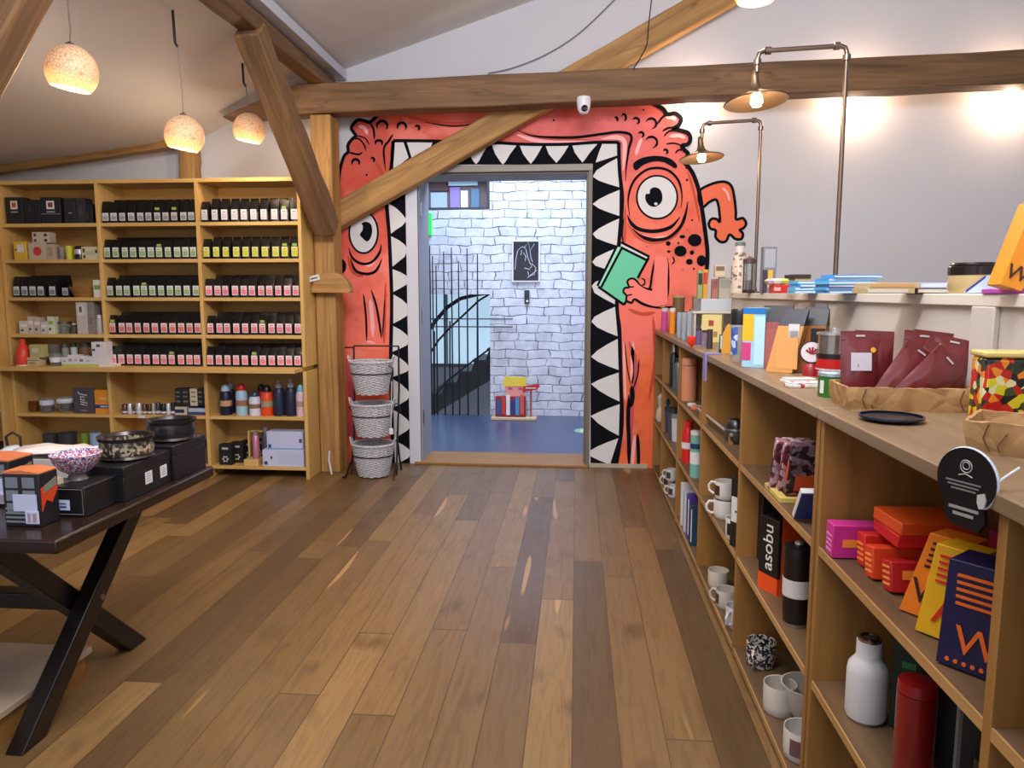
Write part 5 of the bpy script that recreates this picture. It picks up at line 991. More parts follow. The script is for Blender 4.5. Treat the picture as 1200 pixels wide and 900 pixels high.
for k, y in enumerate((yx(768.5,.70), yx(773,.70))): b = MB(); b.lathe([(0,0),(.03,0),(.04,.04),(.03,.1),(.018,.12),(.03,.2),(0,.24)], mat([(170,150,70),(196,180,160)][k],.5), 16); tag(b.obj('carved_figure', loc=(.705, y, A2)), ['olive carved figure in the farthest middle cubby','pale carved figure in the farthest middle cubby'][k], 'figurine')
for k, (y, c, h, nm) in enumerate(((yx(781,.70),(44,50,60),.26,'charcoal'),(yx(785,.72),(56,62,96),.20,'indigo'),(yx(789.5,.71),(70,74,80),.24,'grey'),(yx(793.5,.73),(206,204,206),.20,'white'))):
    turned('travel_cup', nm+' travel cup in the second farthest middle cubby', 'cup', ((.70,.72,.71,.73)[k], y, A2), [('body', [(0,0),(.034,0),(.042,h*.85),(0,h*.85)], mat(c,.4)), ('lid', [(0,h*.85),(.044,h*.85),(.042,h),(0,h)], mat(tuple(int(x*.6) for x in c),.4))])
turned('red_thermos', 'red thermos with white band in the third middle cubby', 'thermos', (.71, yx(807, .71), A2), [('body', [(0,0),(.04,0),(.04,.19),(.03,.22),(0,.22)], mat((196,30,24),.35)), ('cap', [(0,.22),(.03,.22),(.028,.26),(0,.265)], mat((206,36,30),.35)), ('white_band', [(.0405,.09),(.0412,.09),(.0412,.13),(.0405,.13)], mat((214,210,206),.5))])
turned('teal_thermos', 'pale teal and white thermos beside the red one', 'thermos', (.70, yx(817, .70), A2), [('body', [(0,0),(.035,0),(.035,.25),(0,.25)], mat((110,170,156),.35)), ('lid', [(0,.25),(.036,.25),(.036,.27),(0,.272)], mat((214,212,206),.35)), ('white_band', [(.0355,.08),(.0362,.08),(.0362,.15),(.0355,.15)], mat((210,210,206),.5)), ('navy_print', [(.0355,.17),(.0362,.17),(.0362,.2),(.0355,.2)], mat((30,50,90),.5))])
carton('bottle_box', 'tall black gift box with white label in the fifth middle cubby', 'box', (.73, yx(877,.73,640), A2), .11, .11, .30, (20,20,20), [(.05,.36,.75,.72,(206,204,200),'white_label'),(.25,.50,.5,.53,(90,90,90),'text_line')], rz=RZ+.5)
carton('bottle_box', 'tall plain black box beside the white-labelled one', 'box', (.785, yx(903,.785,640), A2), .10, .10, .33, (14,14,15), rz=RZ)
t = T('thermos_box', 'black and orange box with white vertical lettering in the fifth middle cubby', 'box', (.735, yx(913,.735,660), A2)); t.rotation_euler = (0,0,RZ+.45)
b = MB(); b.box(-.05,.05,-.05,.05,.06,.27,mat((18,17,18),.4)); b.obj('carton', t, bevel=.002)
b = MB(); b.box(-.0503,.0503,-.0503,.0503,0,.06,mat((224,78,26),.4)); b.obj('orange_base', t)
b = MB(); b.box(.0501,.051,-.035,.05,.0,.30,mat((224,78,26),.4)); b.obj('orange_side', t)
text('asobu', .072, mat((220,218,214),.5), t, (0,-.0512,.165), rot=(0,-PI/2,0))
turned('travel_mug', 'black travel tumbler with white band standing at the front of the fifth middle cubby', 'tumbler', (.715, yx(934,.715,690), A2), [('body', [(0,.012),(.040,.012),(.043,.05),(.045,.235),(0,.235)], mat((24,16,16),.35)), ('base', [(0,0),(.038,0),(.040,.012),(0,.012)], mat((180,172,168),.25,.9)), ('lid', [(0,.235),(.046,.235),(.045,.262),(.02,.268),(0,.268)], mat((22,20,20),.35)), ('white_band', [(.0438,.10),(.0448,.10),(.0455,.158),(.0448,.158)], mat((206,202,196),.5)), ('logo', [(0,.268),(.014,.268),(.012,.276),(0,.277)], mat((190,186,180),.3,.6))])
# ---- row 3 goods (.048)
for k, (y, z) in enumerate(((yx(786,.71),0),(yx(792,.71),0),(yx(789,.71),.085))): mug(['white mug with dark lines, left foot of the far bottom stack','white mug, right foot of the far bottom stack','white mug on top of the far bottom stack'][k], .71, y, A3+z, .045, .083, (206,202,196), rz=2.7, panel=1.2, pm=mat((60,56,56),.5))
for k, (y, c, h, nm) in enumerate(((yx(807,.70),(206,202,196),.27,'white'),(yx(811,.70),(176,190,200),.25,'pale blue'),(yx(815,.70),(80,60,140),.27,'violet'),(yx(819,.70),(30,60,80),.24,'navy'))):
    carton('notebook', nm+' upright notebook in the third bottom cubby', 'book', (.735, y, A3), .14, .045, h, c, [(0.02,.1,.06,.9,(220,214,206),'spine_line')], rz=RZ*0)
b = MB(); b.box(-.05,.05,-.02,.02,0,.2,mat((170,40,26),.5)); tag(b.obj('red_folder', loc=(.72,3.955,A3)), 'thin red folder against the divider in the third bottom cubby', 'folder')
mug('cream enamel mug farthest back in the fourth bottom cubby', .715, yx(842,.715,670), A3, .05, .088, (196,186,168), rz=1.2)
mug('cream mug with crossed handle in the middle of the fourth bottom cubby', .71, yx(852,.71,690), A3, .05, .086, (186,178,164), rz=2.6, panel=.7, pm=mat((80,60,40),.5))
mug('plain grey white mug nearest the divider in the fourth bottom cubby', .715, yx(864,.715,720), A3, .05, .095, (190,190,190), rz=3.9)
DOTP = pattern_mat('black_white_dots', [(206,200,190),(24,24,24),(206,200,190),(30,30,30)], 130)
mug('white mug with black dotted pattern in the fifth bottom cubby', .735, yx(892,.735,760), A3, .056, .10, DOTP, rz=4.1)
mug('plain ivory mug beside the dotted one in the fifth bottom cubby', .72, yx(915,.72,790), A3, .056, .105, (204,196,184), rz=1.4, panel=3.6, pm=mat((204,196,184),.3))
turned('white_bowl', 'tall white bowl behind the ivory mug in the fifth bottom cubby', 'bowl', (.80, yx(946,.80,790), A3), [('g', [(0,0),(.04,0),(.06,.03),(.085,.12),(.08,.12),(.055,.035),(0,.01)], mat((206,200,190),.35))])
mug('ivory mug with small dark crest by the divider in the fifth bottom cubby', .72, yx(940,.72,860), A3, .056, .098, (204,198,190), rz=.6, panel=3.6, pm=mat((110,80,80),.5))
# ---- near unit goods
MAG, REDO = (190,44,130), (216,48,24)
for k, (x, y, z, c, nm, a) in enumerate(((.745,1.93,0,MAG,'magenta packet standing leftmost in the near top cubby',.0),(.80,1.86,0,(206,40,28),'red packet leaning beside the magenta one',.12),(.79,1.78,0,(214,64,24),'orange red packet, third from the left in the near top cubby',.16),(.80,1.70,0,(176,20,30),'deep red packet with yellow lines in the near top cubby',.2))):
    t = T('sweet_packet', nm, 'packet', (x, y, A1+.002)); t.rotation_euler = (-a, 0, RZ*0)
    b = MB(); b.box(-.085,.085,-.026,.026,0,.088-.006*k,mat(c,.4)); b.obj('carton', t, bevel=.003)
    b = MB()
    for j in range(4): b.box(-.0865,-.085,-.018,.018,.014+j*.013,.019+j*.013,mat((236,150,60) if k else (220,120,180),.5))
    b.box(-.06,.06,-.0272,-.026,.03,.05,mat((236,140,50),.5)); b.obj('print', t)
for j in range(2):
    b = MB(); b.box(-.09,.09,-.07,.07,0,.03,mat([(206,34,30),(222,84,30)][j],.4)); tag(b.obj('flat_packet', loc=(.83,1.79,A1+.096+j*.031), rot=(0,0,.06*j), bevel=.003), ['flat red packet lying across the standing packets','flat orange packet topmost on the near cubby packets'][j], 'packet')
b = MB(); b.box(-.05,.05,-.05,.05,0,.17,mat((150,26,84),.4)); tag(b.obj('magenta_carton', loc=(.95,1.60,A1), bevel=.003), 'dark magenta carton standing behind the orange boxes', 'box')
def wbox_(label, x, y, w, d, h, c, ch, chc, lean_, rz, dots=False):
    t = T('tall_carton', label, 'box', (x, y, A1+.003)); t.rotation_euler = (0, 0, rz)
    hold = t
    sh = math.tan(lean_)
    b = MB(); v = [(-w/2,-d/2,0),(w/2,-d/2,0),(w/2,d/2,0),(-w/2,d/2,0)]; v += [(q[0]*.86+sh*h, q[1]*.9, h) for q in v[:4]]; b.hull(v, mat(c,.4)); b.obj('carton', t, bevel=.002)
    text(ch, .075, mat(chc,.5), t, (0+sh*.05, -d/2-.0015, .055), rot=(.0,0,0), shear=.1)
    b = MB()
    for j in range(5): b.box(-w*.30+sh*(h*.62+j*.014), w*(.28-.06*(j%2))+sh*(h*.62+j*.014), -d/2*.94-.0022, -d/2*.9, h*.60+j*.013, h*.60+j*.013+.005, mat(chc,.5))
    b.obj('text_lines', t)
    if dots:
        b = MB()
        for j in range(7): b.lathe([(0,-.001),(.004,-.001),(.004,.001),(0,.001)], mat(chc,.5), 8, Matrix.Translation((-w*.35+j*w*.11, -d/2-.001, .014)) @ Matrix.Rotation(PI/2,4,'X'))
        b.obj('dots', t)
    return t
wbox_('orange box with dark W lettering, left of the yellow box', .755, 1.575, .10, .07, .185, (226,122,28), 'W', (56,20,30), .25, -.95)
wbox_('yellow box with red A lettering between the orange and navy boxes', .745, 1.475, .10, .07, .19, (226,170,26), 'A', (206,44,30), .12, -.95)
wbox_('navy blue box with orange W lettering and dots, nearest of the three', .745, 1.345, .13, .09, .20, (24,20,64), 'W', (232,104,24), .0, -.85, True)
for k in range(2): carton('tall_carton', ['orange carton topmost behind the three lettered boxes','amber carton behind the navy lettered box'][k], 'box', (.90, 1.44-.14*k, A1), .10, .09, .215-.01*k, (214,120-10*k,30), [(.1,.75,.9,.78,(120,50,20),'text_line'),(.1,.84,.8,.87,(120,50,20),'text_line')], rz=-.9)
turned('white_bottle', 'matte white insulated bottle with steel lid in the near middle cubby', 'bottle', (.735, 1.825, A2), [('body', [(0,.008),(.046,.008),(.049,.02),(.049,.125),(.046,.142),(.034,.158),(.030,.165),(.030,.205),(0,.205)], mat((206,204,202),.5)), ('base', [(0,0),(.044,0),(.047,.008),(0,.008)], mat((170,164,160),.25,.9)), ('lid', [(0,.205),(.028,.205),(.028,.212),(0,.213)], mat((176,164,150),.2,.95)), ('lid_loop', [(.018,.212),(.022,.212),(.022,.216),(.018,.216)], mat((90,80,70),.2,.95))])
carton('bottle_box', 'dark green box behind the white bottle', 'box', (.85, 1.80, A2), .11, .10, .27, (12,34,22), [(.2,.6,.8,.66,(30,120,60),'green_mark')], rz=-.6)
carton('bottle_box', 'black box with white edge beside the dark green box', 'box', (.83, 1.64, A2), .10, .10, .28, (14,14,14), [(.86,.0,1,1,(176,170,160),'white_edge'),(.0,.0,.7,.08,(206,60,20),'orange_foot')], rz=-.7)
turned('red_bottle', 'dark red cylinder bottle at the front of the near middle cubby', 'bottle', (.735, 1.565, A2), [('body', [(0,0),(.038,0),(.04,.004),(.04,.215),(0,.215)], mat((130,18,20),.3,coat=.4)), ('lid', [(0,.215),(.040,.217),(.038,.24),(0,.243)], mat((140,22,24),.3))])
carton('bottle_box', 'black box with a thin grey edge right of the red bottle', 'box', (.80, 1.40, A2), .10, .10, .28, (16,16,16), [(.0,.0,.06,1,(90,80,80),'grey_edge'),(.0,.15,.12,.38,(206,70,40),'orange_flame')], rz=-.6)
turned('black_bottle', 'matte black bottle nearest the divider in the near middle cubby', 'bottle', (.745, 1.285, A2), [('body', [(0,0),(.05,0),(.052,.01),(.052,.17),(.035,.20),(0,.20)], mat((26,28,28),.4)), ('cap', [(0,.20),(.034,.20),(.034,.245),(0,.25)], mat((18,18,18),.4))])
# ------------------------------------------------------------------ goods on the counter
def ctop(px_, py_): return at(px_, py_, Z=CT)
# far end
def ct(name, label, cat, px_, pyb, pyt, wpx, fn, dx=0, z=CT, **kw):
    X, Y, h, w = rb(px_, pyb, z, pyt, wpx); return turned(name, label, cat, (X+dx, Y+w/2, z), fn(w/2, h), **kw)
cyl = lambda c, lidc=None, rg=.35: (lambda r, h: [('body', [(0,0),(r,0),(r,h*.85),(0,h*.85)], mat(c,rg)), ('lid', [(0,h*.85),(r*.96,h*.85),(r*.96,h),(0,h)], mat(lidc or tuple(int(x*.7) for x in c),rg))])
ct('candle_jar', 'magenta candle jar at the far end of the counter', 'candle', 779, 388, 361, 8, cyl((196,74,140),(190,196,206)))
ct('candle_jar', 'orange candle jar beside the magenta one', 'candle', 788, 391, 361, 7, cyl((222,132,30),(206,206,206)))
for k, (x, yb) in enumerate(((796,396),(802,399),(808,401))):
    ct('crystal_vase', ['leftmost of three tall clear vases at the far end of the counter','middle one of the three tall clear vases','rightmost of the three tall clear vases'][k], 'vase', x, yb, 366, 6.5, lambda r,h: [('vase', glass_prof(r,h,.004,.85), mat((196,206,220),.1,trans=.55)), ('base', [(0,0),(r*.85,0),(r*.85,.02),(0,.02)], mat((176,190,206),.1,trans=.4))], group='clear vases')
# white open crate rack with bottles inside
p = ctop(806, 396); t = T('white_crate', 'small white painted crate standing on the counter', 'crate', (p.x+.17, p.y-.1, CT)); CW = mat((196,190,180),.6)
b = MB(); b.box(-.16,.16,-.09,.09,0,.012,CW); b.box(-.16,-.148,-.09,.09,.012,.17,CW); b.box(.148,.16,-.09,.09,.012,.17,CW); b.box(-.148,.148,.078,.09,.012,.17,CW); b.obj('box_frame', t, bevel=.002)
b = MB(); b.box(-.17,.17,-.095,.095,.17,.182,CW); b.obj('top_board', t, bevel=.002)
for k in range(4): b = MB(); b.lathe([(0,0),(.022,0),(.022,.06),(.01,.08),(.01,.1),(0,.1)], mat([(110,60,60),(150,130,110),(90,50,50),(170,120,90)][k],.3), 14); tag(b.obj('small_bottle', loc=(p.x+.17-.10+.065*k, p.y-.11, CT+.012)), ['leftmost dark red','second greyish','third maroon','rightmost tan'][k]+' small bottle inside the white crate', 'bottle')
ct('red_flower', 'bright red flower ornament on the counter before the crate', 'ornament', 811, 409, 391, 12, lambda r,h: [('petals', [(0,h*.3),(r*.5,h*.2),(r,h*.5),(r*.8,h*.8),(r*.3,h*.6),(0,h*.9)], mat((206,44,20),.5)), ('stem', [(0,0),(r*.3,0),(r*.2,h*.4),(0,h*.4)], mat((150,60,40),.5))], seg=7)
for k,(x,yb,yt,c,nm) in enumerate(((819,404,385,(96,80,130),'violet'),(826,407,387,(120,110,120),'grey violet'),(832,409,386,(60,50,50),'dark brown'))): ct('mini_jar', nm+' mini jar on the counter right of the red flower', 'jar', x, yb, yt, 7, cyl(c,(60,50,60)))
X, Y, h, w = rb(833, 404, CT, 369, 1); carton('lattice_house', 'pale yellow lattice house ornament on the counter', 'ornament', (X+.05, Y+.25, CT), .12, .08, .17, (206,190,120), [(.2,.2,.4,.4,(150,120,70),'window'),(.6,.2,.8,.4,(150,120,70),'window'),(.35,.6,.6,.8,(150,50,40),'window')], rz=-.3)
X, Y, h, w = rb(838, 413, CT, 392, 14); carton('photo_block', 'small pale blue picture block with black frame on the counter', 'frame', (X+.05, Y, CT), w, .03, h, (26,28,32), [(.1,.2,.9,.95,(170,196,200),'picture')], rz=-.25)
p = at(826, 418, X=SX0-.02); st_ = MB(); st_.box(-.004,.004,-.03,.03,-.09,.04,mat((130,124,180),.6)); st_.box(-.004,.07,-.03,.03,.04,.046,mat((130,124,180),.6)); tag(st_.obj('lanyard', loc=(SX0-.018, p.y, CT-.038)), 'lilac fabric lanyard hanging over the counter edge', 'lanyard')
X, Y, h, w = rb(848, 415, CT, 380, 3); b = MB(); b.prism([(-.03,0),(.03,0),(.02,.07),(.03,.13),(0,.15),(-.025,.1)], -.006, .006, mat((206,150,50),.5)); tag(b.obj('orange_ornament', loc=(X+.03,Y+.06,CT)), 'thin orange and brown cut-out ornament beside the travel mug', 'ornament')
# travel mug with illustration
ct('travel_mug', 'travel mug with black lid and blue illustration on the counter', 'tumbler', 857, 424, 362, 21, lambda r,h: [('body', [(0,0),(r*.9,0),(r,h*.7),(0,h*.7)], mat((150,138,126),.4)), ('lid', [(0,h*.7),(r*1.06,h*.7),(r*1.06,h*.95),(r*.95,h),(0,h)], mat((20,20,22),.35)), ('seal', [(r*1.0,h*.66),(r*1.03,h*.66),(r*1.03,h*.7),(r,h*.7)], mat((170,160,150),.3))], dx=.04)
X, Y, h, w = rb(857, 424, CT, 362, 21); b = MB(); v = []; n = 8; r = w/2
for i in range(n+1):
    a = PI*1.02 + 1.1*i/n; v += [((r*.955)*math.cos(a), (r*.955)*math.sin(a), .03), ((r*1.004)*math.cos(a), (r*1.004)*math.sin(a), h*.67)]
b.add(v, [(2*i,2*i+2,2*i+3,2*i+1) for i in range(n)], pattern_mat('blue_leaf_print', [(70,100,170),(176,200,224),(60,84,150),(206,214,226)], 34)); tm = [o for o in bpy.data.objects if o.get('label','').startswith('travel mug with black lid')][0]; b.obj('printed_sleeve', tm)
# cartons in a row (kraft and black pouches)
def cpack(label, px_, pyb, pyt, wpx, c, top, w, d, panels=(), rz=-.55, lean_=0, dx=.03, name='coffee_pack'):
    p = at(px_, pyb, Z=CT); h = at(px_, pyt, Y=p.y).z-CT; t = T(name, label, 'pack', (p.x+dx, p.y+d/2, CT)); t.rotation_euler = (0, 0, rz)
    b = MB(); v = [(-w/2,-d/2,0),(w/2,-d/2,0),(w/2,d/2,0),(-w/2,d/2,0)]; s = lean_
    m1 = c if not isinstance(c, tuple) else mat(c,.5)
    mid = [(q[0]*.95+s*h*.7, q[1]*.85, h*.74) for q in v[:4]]; b.hull(v+mid, m1); b.obj('pack_body', t, bevel=.002)
    b = MB(); tp_ = [(q[0]*.85+s*h, q[1]*.12, h) for q in v[:4]]; b.hull(mid+tp_, mat(top,.4)); b.obj('folded_top', t, bevel=.001)
    for i, q in enumerate(panels): b = MB(); b.box(-w/2+q[0]*w+s*h*(q[1]+q[3])/2, -w/2+q[2]*w+s*h*(q[1]+q[3])/2, -d/2-.001, -d/2+.004, q[1]*h*.7, q[3]*h*.7, mat(q[4],.5)); b.obj('label', t)
    return t
X, Y, h, w = rb(874, 431, CT, 361, 20)
t = carton('toy_box', 'tall light blue and yellow illustrated box on the counter', 'box', (X+.05, Y+.05, CT), .09, .09, h, (150,196,214), [(.0,.45,.5,.9,(226,176,30),'yellow_print'),(0,.12,.4,.42,(196,60,120),'pink_print'),(.0,.9,1,1,(30,110,180),'blue_top'),(.55,.05,1,.85,(176,214,226),'pale_print')], rz=-.5)
cpack('black pack with green blue side, leftmost of the coffee packs', 893, 428, 358, 14, (28,40,42), (18,20,22), .10, .06, lean_=.08)
cpack('dusty red pack with black top among the coffee packs', 899, 432, 358, 14, (150,84,76), (20,22,24), .10, .06, [(.1,.1,.9,.9,(160,92,84))], lean_=.12)
cpack('kraft tan pack with white emblem, most forward of the coffee packs', 908, 437, 362, 16, (208,150,84), (24,26,40), .10, .06, [(.1,.1,.9,.95,(214,156,90)),(.3,.8,.7,1.1,(206,200,196))], lean_=.22)
cpack('dark blue pack right behind the kraft pack', 923, 436, 360, 14, (26,34,54), (18,20,26), .10, .06, [(.1,.3,.4,.6,(110,130,170))], lean_=.15, dx=.07)
cpack('black and brown pack, rightmost of the coffee packs', 933, 437, 362, 14, (150,90,40), (16,16,18), .10, .06, [(.5,.0,1,1,(30,24,22))], lean_=.12, dx=.05)
cpack('black pack standing in the rear between the coffee packs', 920, 428, 356, 14, (30,30,34), (16,18,20), .10, .06, lean_=.1, dx=.14)
# canister with round sign
X, Y, h, w = rb(963, 448, CT, 374, 46)
t = turned('canister', 'big glass and steel canister with red lower half on the counter', 'canister', (X+.09, Y+.16, CT), [('red_base', [(0,0),(.058,0),(.06,.004),(.06,.07),(0,.07)], mat((176,22,26),.35)), ('black_ring', [(0,.07),(.061,.07),(.061,.088),(0,.088)], mat((20,18,18),.4)), ('steel_body', [(0,.088),(.058,.088),(.058,.155),(0,.155)], mat((170,160,150),.18,.9)), ('rim', [(0,.155),(.063,.155),(.063,.163),(0,.163)], mat((206,200,196),.25,.8)), ('knob', [(0,.163),(.02,.163),(.02,.178),(0,.18)], mat((190,186,186),.3,.8)), ('rivets', [(.0601,.03),(.0612,.03),(.0612,.034),(.0601,.034)], mat((220,200,200),.3))], seg=36)
X, Y, h, w = rb(943, 441, CT, 394, 20)
rs = T('round_sign', 'small oval white sign with red fan emblem standing before the canister', 'sign', (X+.03, Y+.03, CT)); rs.rotation_euler = (0, 0, -.35)
b = MB(); b.lathe([(0,-.004),(.04,-.004),(.042,0),(.04,.004),(0,.004)], mat((20,16,18),.5), 28, Matrix.Translation((0,0,.085)) @ Matrix.Rotation(PI/2,4,'X') @ Matrix.Scale(1,4)); b.obj('disc', rs)
b = MB(); b.lathe([(0,-.001),(.037,-.001),(.037,.001),(0,.001)], mat((214,206,206),.5), 28, Matrix.Translation((0,-.005,.087)) @ Matrix.Rotation(PI/2,4,'X')); b.obj('white_face', rs)
b = MB()
for k in range(5): a = .3+k*.55; b.tube([(0,-.0065,.080),(.024*math.cos(a),-.0065,.080+.026*math.sin(a))], [.002,.0045], mat((150,30,50),.5), 6)
b.obj('fan_emblem', rs)
b = MB(); b.lathe([(0,0),(.03,0),(.028,.03),(.018,.045),(0,.045)], mat((140,22,28),.4), 20); b.obj('foot', rs)
X, Y, h, w = rb(968, 467, CT, 430, 32)
turned('green_tin', 'round green tin with white label and pale lid on the counter', 'tin', (X+.035, Y+.045, CT), [('body', [(0,0),(.044,0),(.044,.062),(0,.062)], mat((44,104,30),.4)), ('lid', [(0,.062),(.0455,.062),(.0455,.072),(.043,.075),(0,.075)], mat((176,196,206),.25,.5))], seg=32)
tg = [o for o in bpy.data.objects if o.get('label','').startswith('round green tin')][0]
b = MB(); v = []
for i in range(5): a = PI*1.08+.35*i/4; v += [(.0447*math.cos(a),.0447*math.sin(a),.012),(.0447*math.cos(a),.0447*math.sin(a),.05)]
b.add(v, [(2*i,2*i+2,2*i+3,2*i+1) for i in range(4)], mat((206,210,200),.5)); b.obj('paper_label', tg)
STR = pattern_mat('red_white_stripes', [(214,206,200),(176,60,60),(220,214,210),(206,196,190)], 70)
for k,(px_,py_,c,nm) in enumerate(((925,450,mat((206,200,194),.7),'plain off-white folded napkin lying on the counter'),(930,455,STR,'folded napkin with small red pattern lying in front of the plain one'))):
    p = ctop(px_, py_); b = MB(); b.box(-.035,.075,-.028,.028,0,.012,c); b.box(-.03,.07,-.024,.024,.012,.018,c); tag(b.obj('napkin', loc=(p.x+.02,p.y+.03-.0*k,CT), rot=(0,0,.12), bevel=.004), nm, 'napkin')
# kraft paper baskets
def kraft(name='kraft_paper'):
    m, nt, b = newmat(name); g = NB(nt); v, p = g.coords(); n = g.noise(v, 14, 4, .6)
    nt.links.new(g.ramp(n, [(.3, (150,112,66)), (.7, (190,150,100))]), b.inputs['Base Color']); b.inputs['Roughness'].default_value = .55
    vo = g.n('ShaderNodeTexVoronoi', feature='DISTANCE_TO_EDGE'); g.set(vo.inputs['Vector'], v); vo.inputs['Scale'].default_value = 16; g.bump(b, vo.outputs[0], .8, .01); return m
KR = kraft()
def kraft_tray(label, loc, w, d, h, rz):
    t = T('paper_tray', label, 'tray', loc, rz); R = random.Random(label); n = 20
    def loop(sx, sy, z, j):
        out = []; r = .02
        cs = [(-w/2*sx, -d/2*sy), (w/2*sx, -d/2*sy), (w/2*sx, d/2*sy), (-w/2*sx, d/2*sy)]
        for i in range(4):
            a, c = Vector(cs[i]), Vector(cs[(i+1) % 4])
            for k in range(n):
                q = a.lerp(c, k/n); f = 1; out.append((q.x+R.uniform(-j, j), q.y+R.uniform(-j, j), z+R.uniform(-j, j)*.8))
        return out
    L = [loop(.93,.93,0,0), loop(.97,.97,h*.35,.003), loop(.99,.99,h*.75,.003), loop(1,1,h,.002), loop(.955,.93,h,.002), loop(.92,.90,h*.5,.003), loop(.9,.88,.012,0)]
    v = [p for l in L for p in l]; N = 4*n; f = []
    for k in range(len(L)-1):
        for i in range(N): j = (i+1) % N; f.append((k*N+i, k*N+j, (k+1)*N+j, (k+1)*N+i))
    f.append(tuple(range(N))); f.append(tuple(range(6*N, 7*N))); b = MB(); b.add(v, f, KR); b.obj('folded_paper', t)
    b = MB()
    for x in (-w*.36, w*.34):
        b = MB(); b.tube([(x,-d/2-.002,h*.95),(x-.008,-d/2-.001,h*.5),(x+.004,-d/2+.001,h*.1)], .0015, mat((110,76,40),.6), 4); b.tube([(x+.03,-d/2-.002,h*.7),(x+.016,-d/2-.002,h*.3),(x+.02,-d/2+.001,h*.1)], .0013, mat((110,76,40),.6), 4); b.obj('paper_crease', t)
    return t
p0 = at(975, 480, Z=CT); p1 = at(1152, 489, Z=CT)
K1 = (.872, 2.05); kraft_tray('kraft paper tray full of maroon pouches on the counter', (K1[0], K1[1], CT), .335, .17, .062, -.06)
kraft_tray('empty kraft paper tray in front, cropped by the right edge', (.915, 1.46, CT), .30, .17, .062, -.62)
# maroon pouches
MARO = mat((104,34,36),.3,coat=.3)
def mpouch(label, x, y, z, w, h, rx, ry, rz, lab=False, hole=True):
    t = T('maroon_pouch', label, 'pouch', (x, y, z), group='maroon pouches'); t.rotation_euler = (rx, ry, rz)
    def f(b):
        nx, nz = 8, 10; R = random.Random(11); V = []
        for s in (-1, 1):
            for i in range(nz+1):
                for j in range(nx+1):
                    u = j/nx; q = i/nz; e = math.sin(PI*u)**.6*(math.sin(PI*min(1, q*1.12))**.55 if q < .88 else 0); V.append(((u-.5), s*(.017*e+.0012)+.003*math.sin(u*17+q*9)*e, q))
        F_ = []; n = (nx+1)*(nz+1)
        for s in (0, 1):
            for i in range(nz):
                for j in range(nx): a = s*n+i*(nx+1)+j; F_.append((a, a+1, a+nx+2, a+nx+1))
        for i in range(nz): a = i*(nx+1); F_.append((a, a+nx+1, n+a+nx+1, n+a)); a += nx; F_.append((a, a+nx+1, n+a+nx+1, n+a))
        for j in range(nx): F_.append((j, j+1, n+j+1, n+j)); a = nz*(nx+1)+j; F_.append((a, a+1, n+a+1, n+a))
        b.add(V, F_, MARO)
    o = part('pouch', 'mpouch', f, t); o.scale = (w, 1, h)
    if hole: part('hang_hole', 'mh0', lambda b: b.box(-.012,.012,-.0035,.0035,-.0025,.0025,mat((196,180,176),.4)), t, (0,0,h*.93))
    part('seal_line', ('sl', w), lambda b: b.box(-w*.48,w*.48,-.0022,.0022,-.001,.001,mat((80,24,28),.4)), t, (0,0,h*.87))
    if lab:
        b = MB(); b.box(-w*.3,w*.22,-.0195,-.0175,h*.42,h*.68,mat((196,190,196),.5)); b.obj('white_label', t); b = MB(); b.lathe([(0,-.001),(.007,-.001),(.007,.001),(0,.001)], mat((220,170,30),.5), 12, Matrix.Translation((w*.27,-.016,h*.72)) @ Matrix.Rotation(PI/2,4,'X')); b.obj('yellow_dot', t)
    return t
zk = CT+.014
mpouch('maroon pouch with white label and yellow dot at the left end of the paper tray', 0.776, 2.090, zk, .105, 0.188, -.12, .0, .05, True)
mpouch('upright maroon pouch with hang hole behind the labelled one', 0.810, 2.105, zk, .105, 0.188, -.1, .04, 0)
mpouch('maroon pouch slumped to the right in the middle of the paper tray', 0.818, 2.020, zk, .10, 0.177, -.15, .62, .05, hole=True)
mpouch('second slumped maroon pouch lying over its neighbour', 0.857, 2.005, zk, .10, 0.177, -.1, .80, .05)
mpouch('maroon pouch leaning right behind the slumped pair', 0.891, 2.045, zk, .10, 0.171, -.15, .55, -.05)
mpouch('tall maroon pouch upright near the right end of the tray', 0.930, 2.095, zk, .105, 0.188, -.1, .08, .0)
mpouch('maroon pouch leaning at the right end of the tray', 0.965, 2.055, zk, .10, 0.177, -.1, .22, -.1)
mpouch('rearmost maroon pouch at the right end of the tray', 0.956, 2.115, zk, .105, 0.188, -.1, .12, .0)
p = at(1046, 494, Z=CT); turned('black_dish', 'shiny black dish lying between the two paper trays', 'dish', (p.x, p.y-.0+.01, CT), [('dish', [(0,0),(.05,0),(.07,.008),(.072,.012),(.05,.006),(0,.004)], mat((20,28,40),.12)), ('blue_rim', [(.068,.010),(.073,.010),(.073,.014),(.068,.014)], mat((40,60,100),.12,.5))], seg=36)
FLO = pattern_mat('bright_flower_print', [(176,24,20),(206,190,30),(40,50,30),(190,40,30),(214,206,150),(60,70,30),(220,130,30),(24,24,20)], 60, rough=.3)
b = MB(); b.box(-.06,.06,-.035,.035,.0,.155,FLO); ft = T('flower_tin', 'tin printed with red and yellow flowers at the right edge of the counter', 'tin', (.965,1.72,CT), -.1)
b = MB(); b.box(-.075,.075,-.04,.04,0,.165,FLO); b.obj('body', ft, bevel=.008); b = MB(); b.box(-.077,.077,-.042,.042,.165,.178,mat((206,190,110),.3)); b.obj('lid', ft, bevel=.004); b = MB(); b.box(-.078,.078,-.043,.043,0,.02,mat((176,24,20),.3)); b.obj('red_base', ft, bevel=.003)
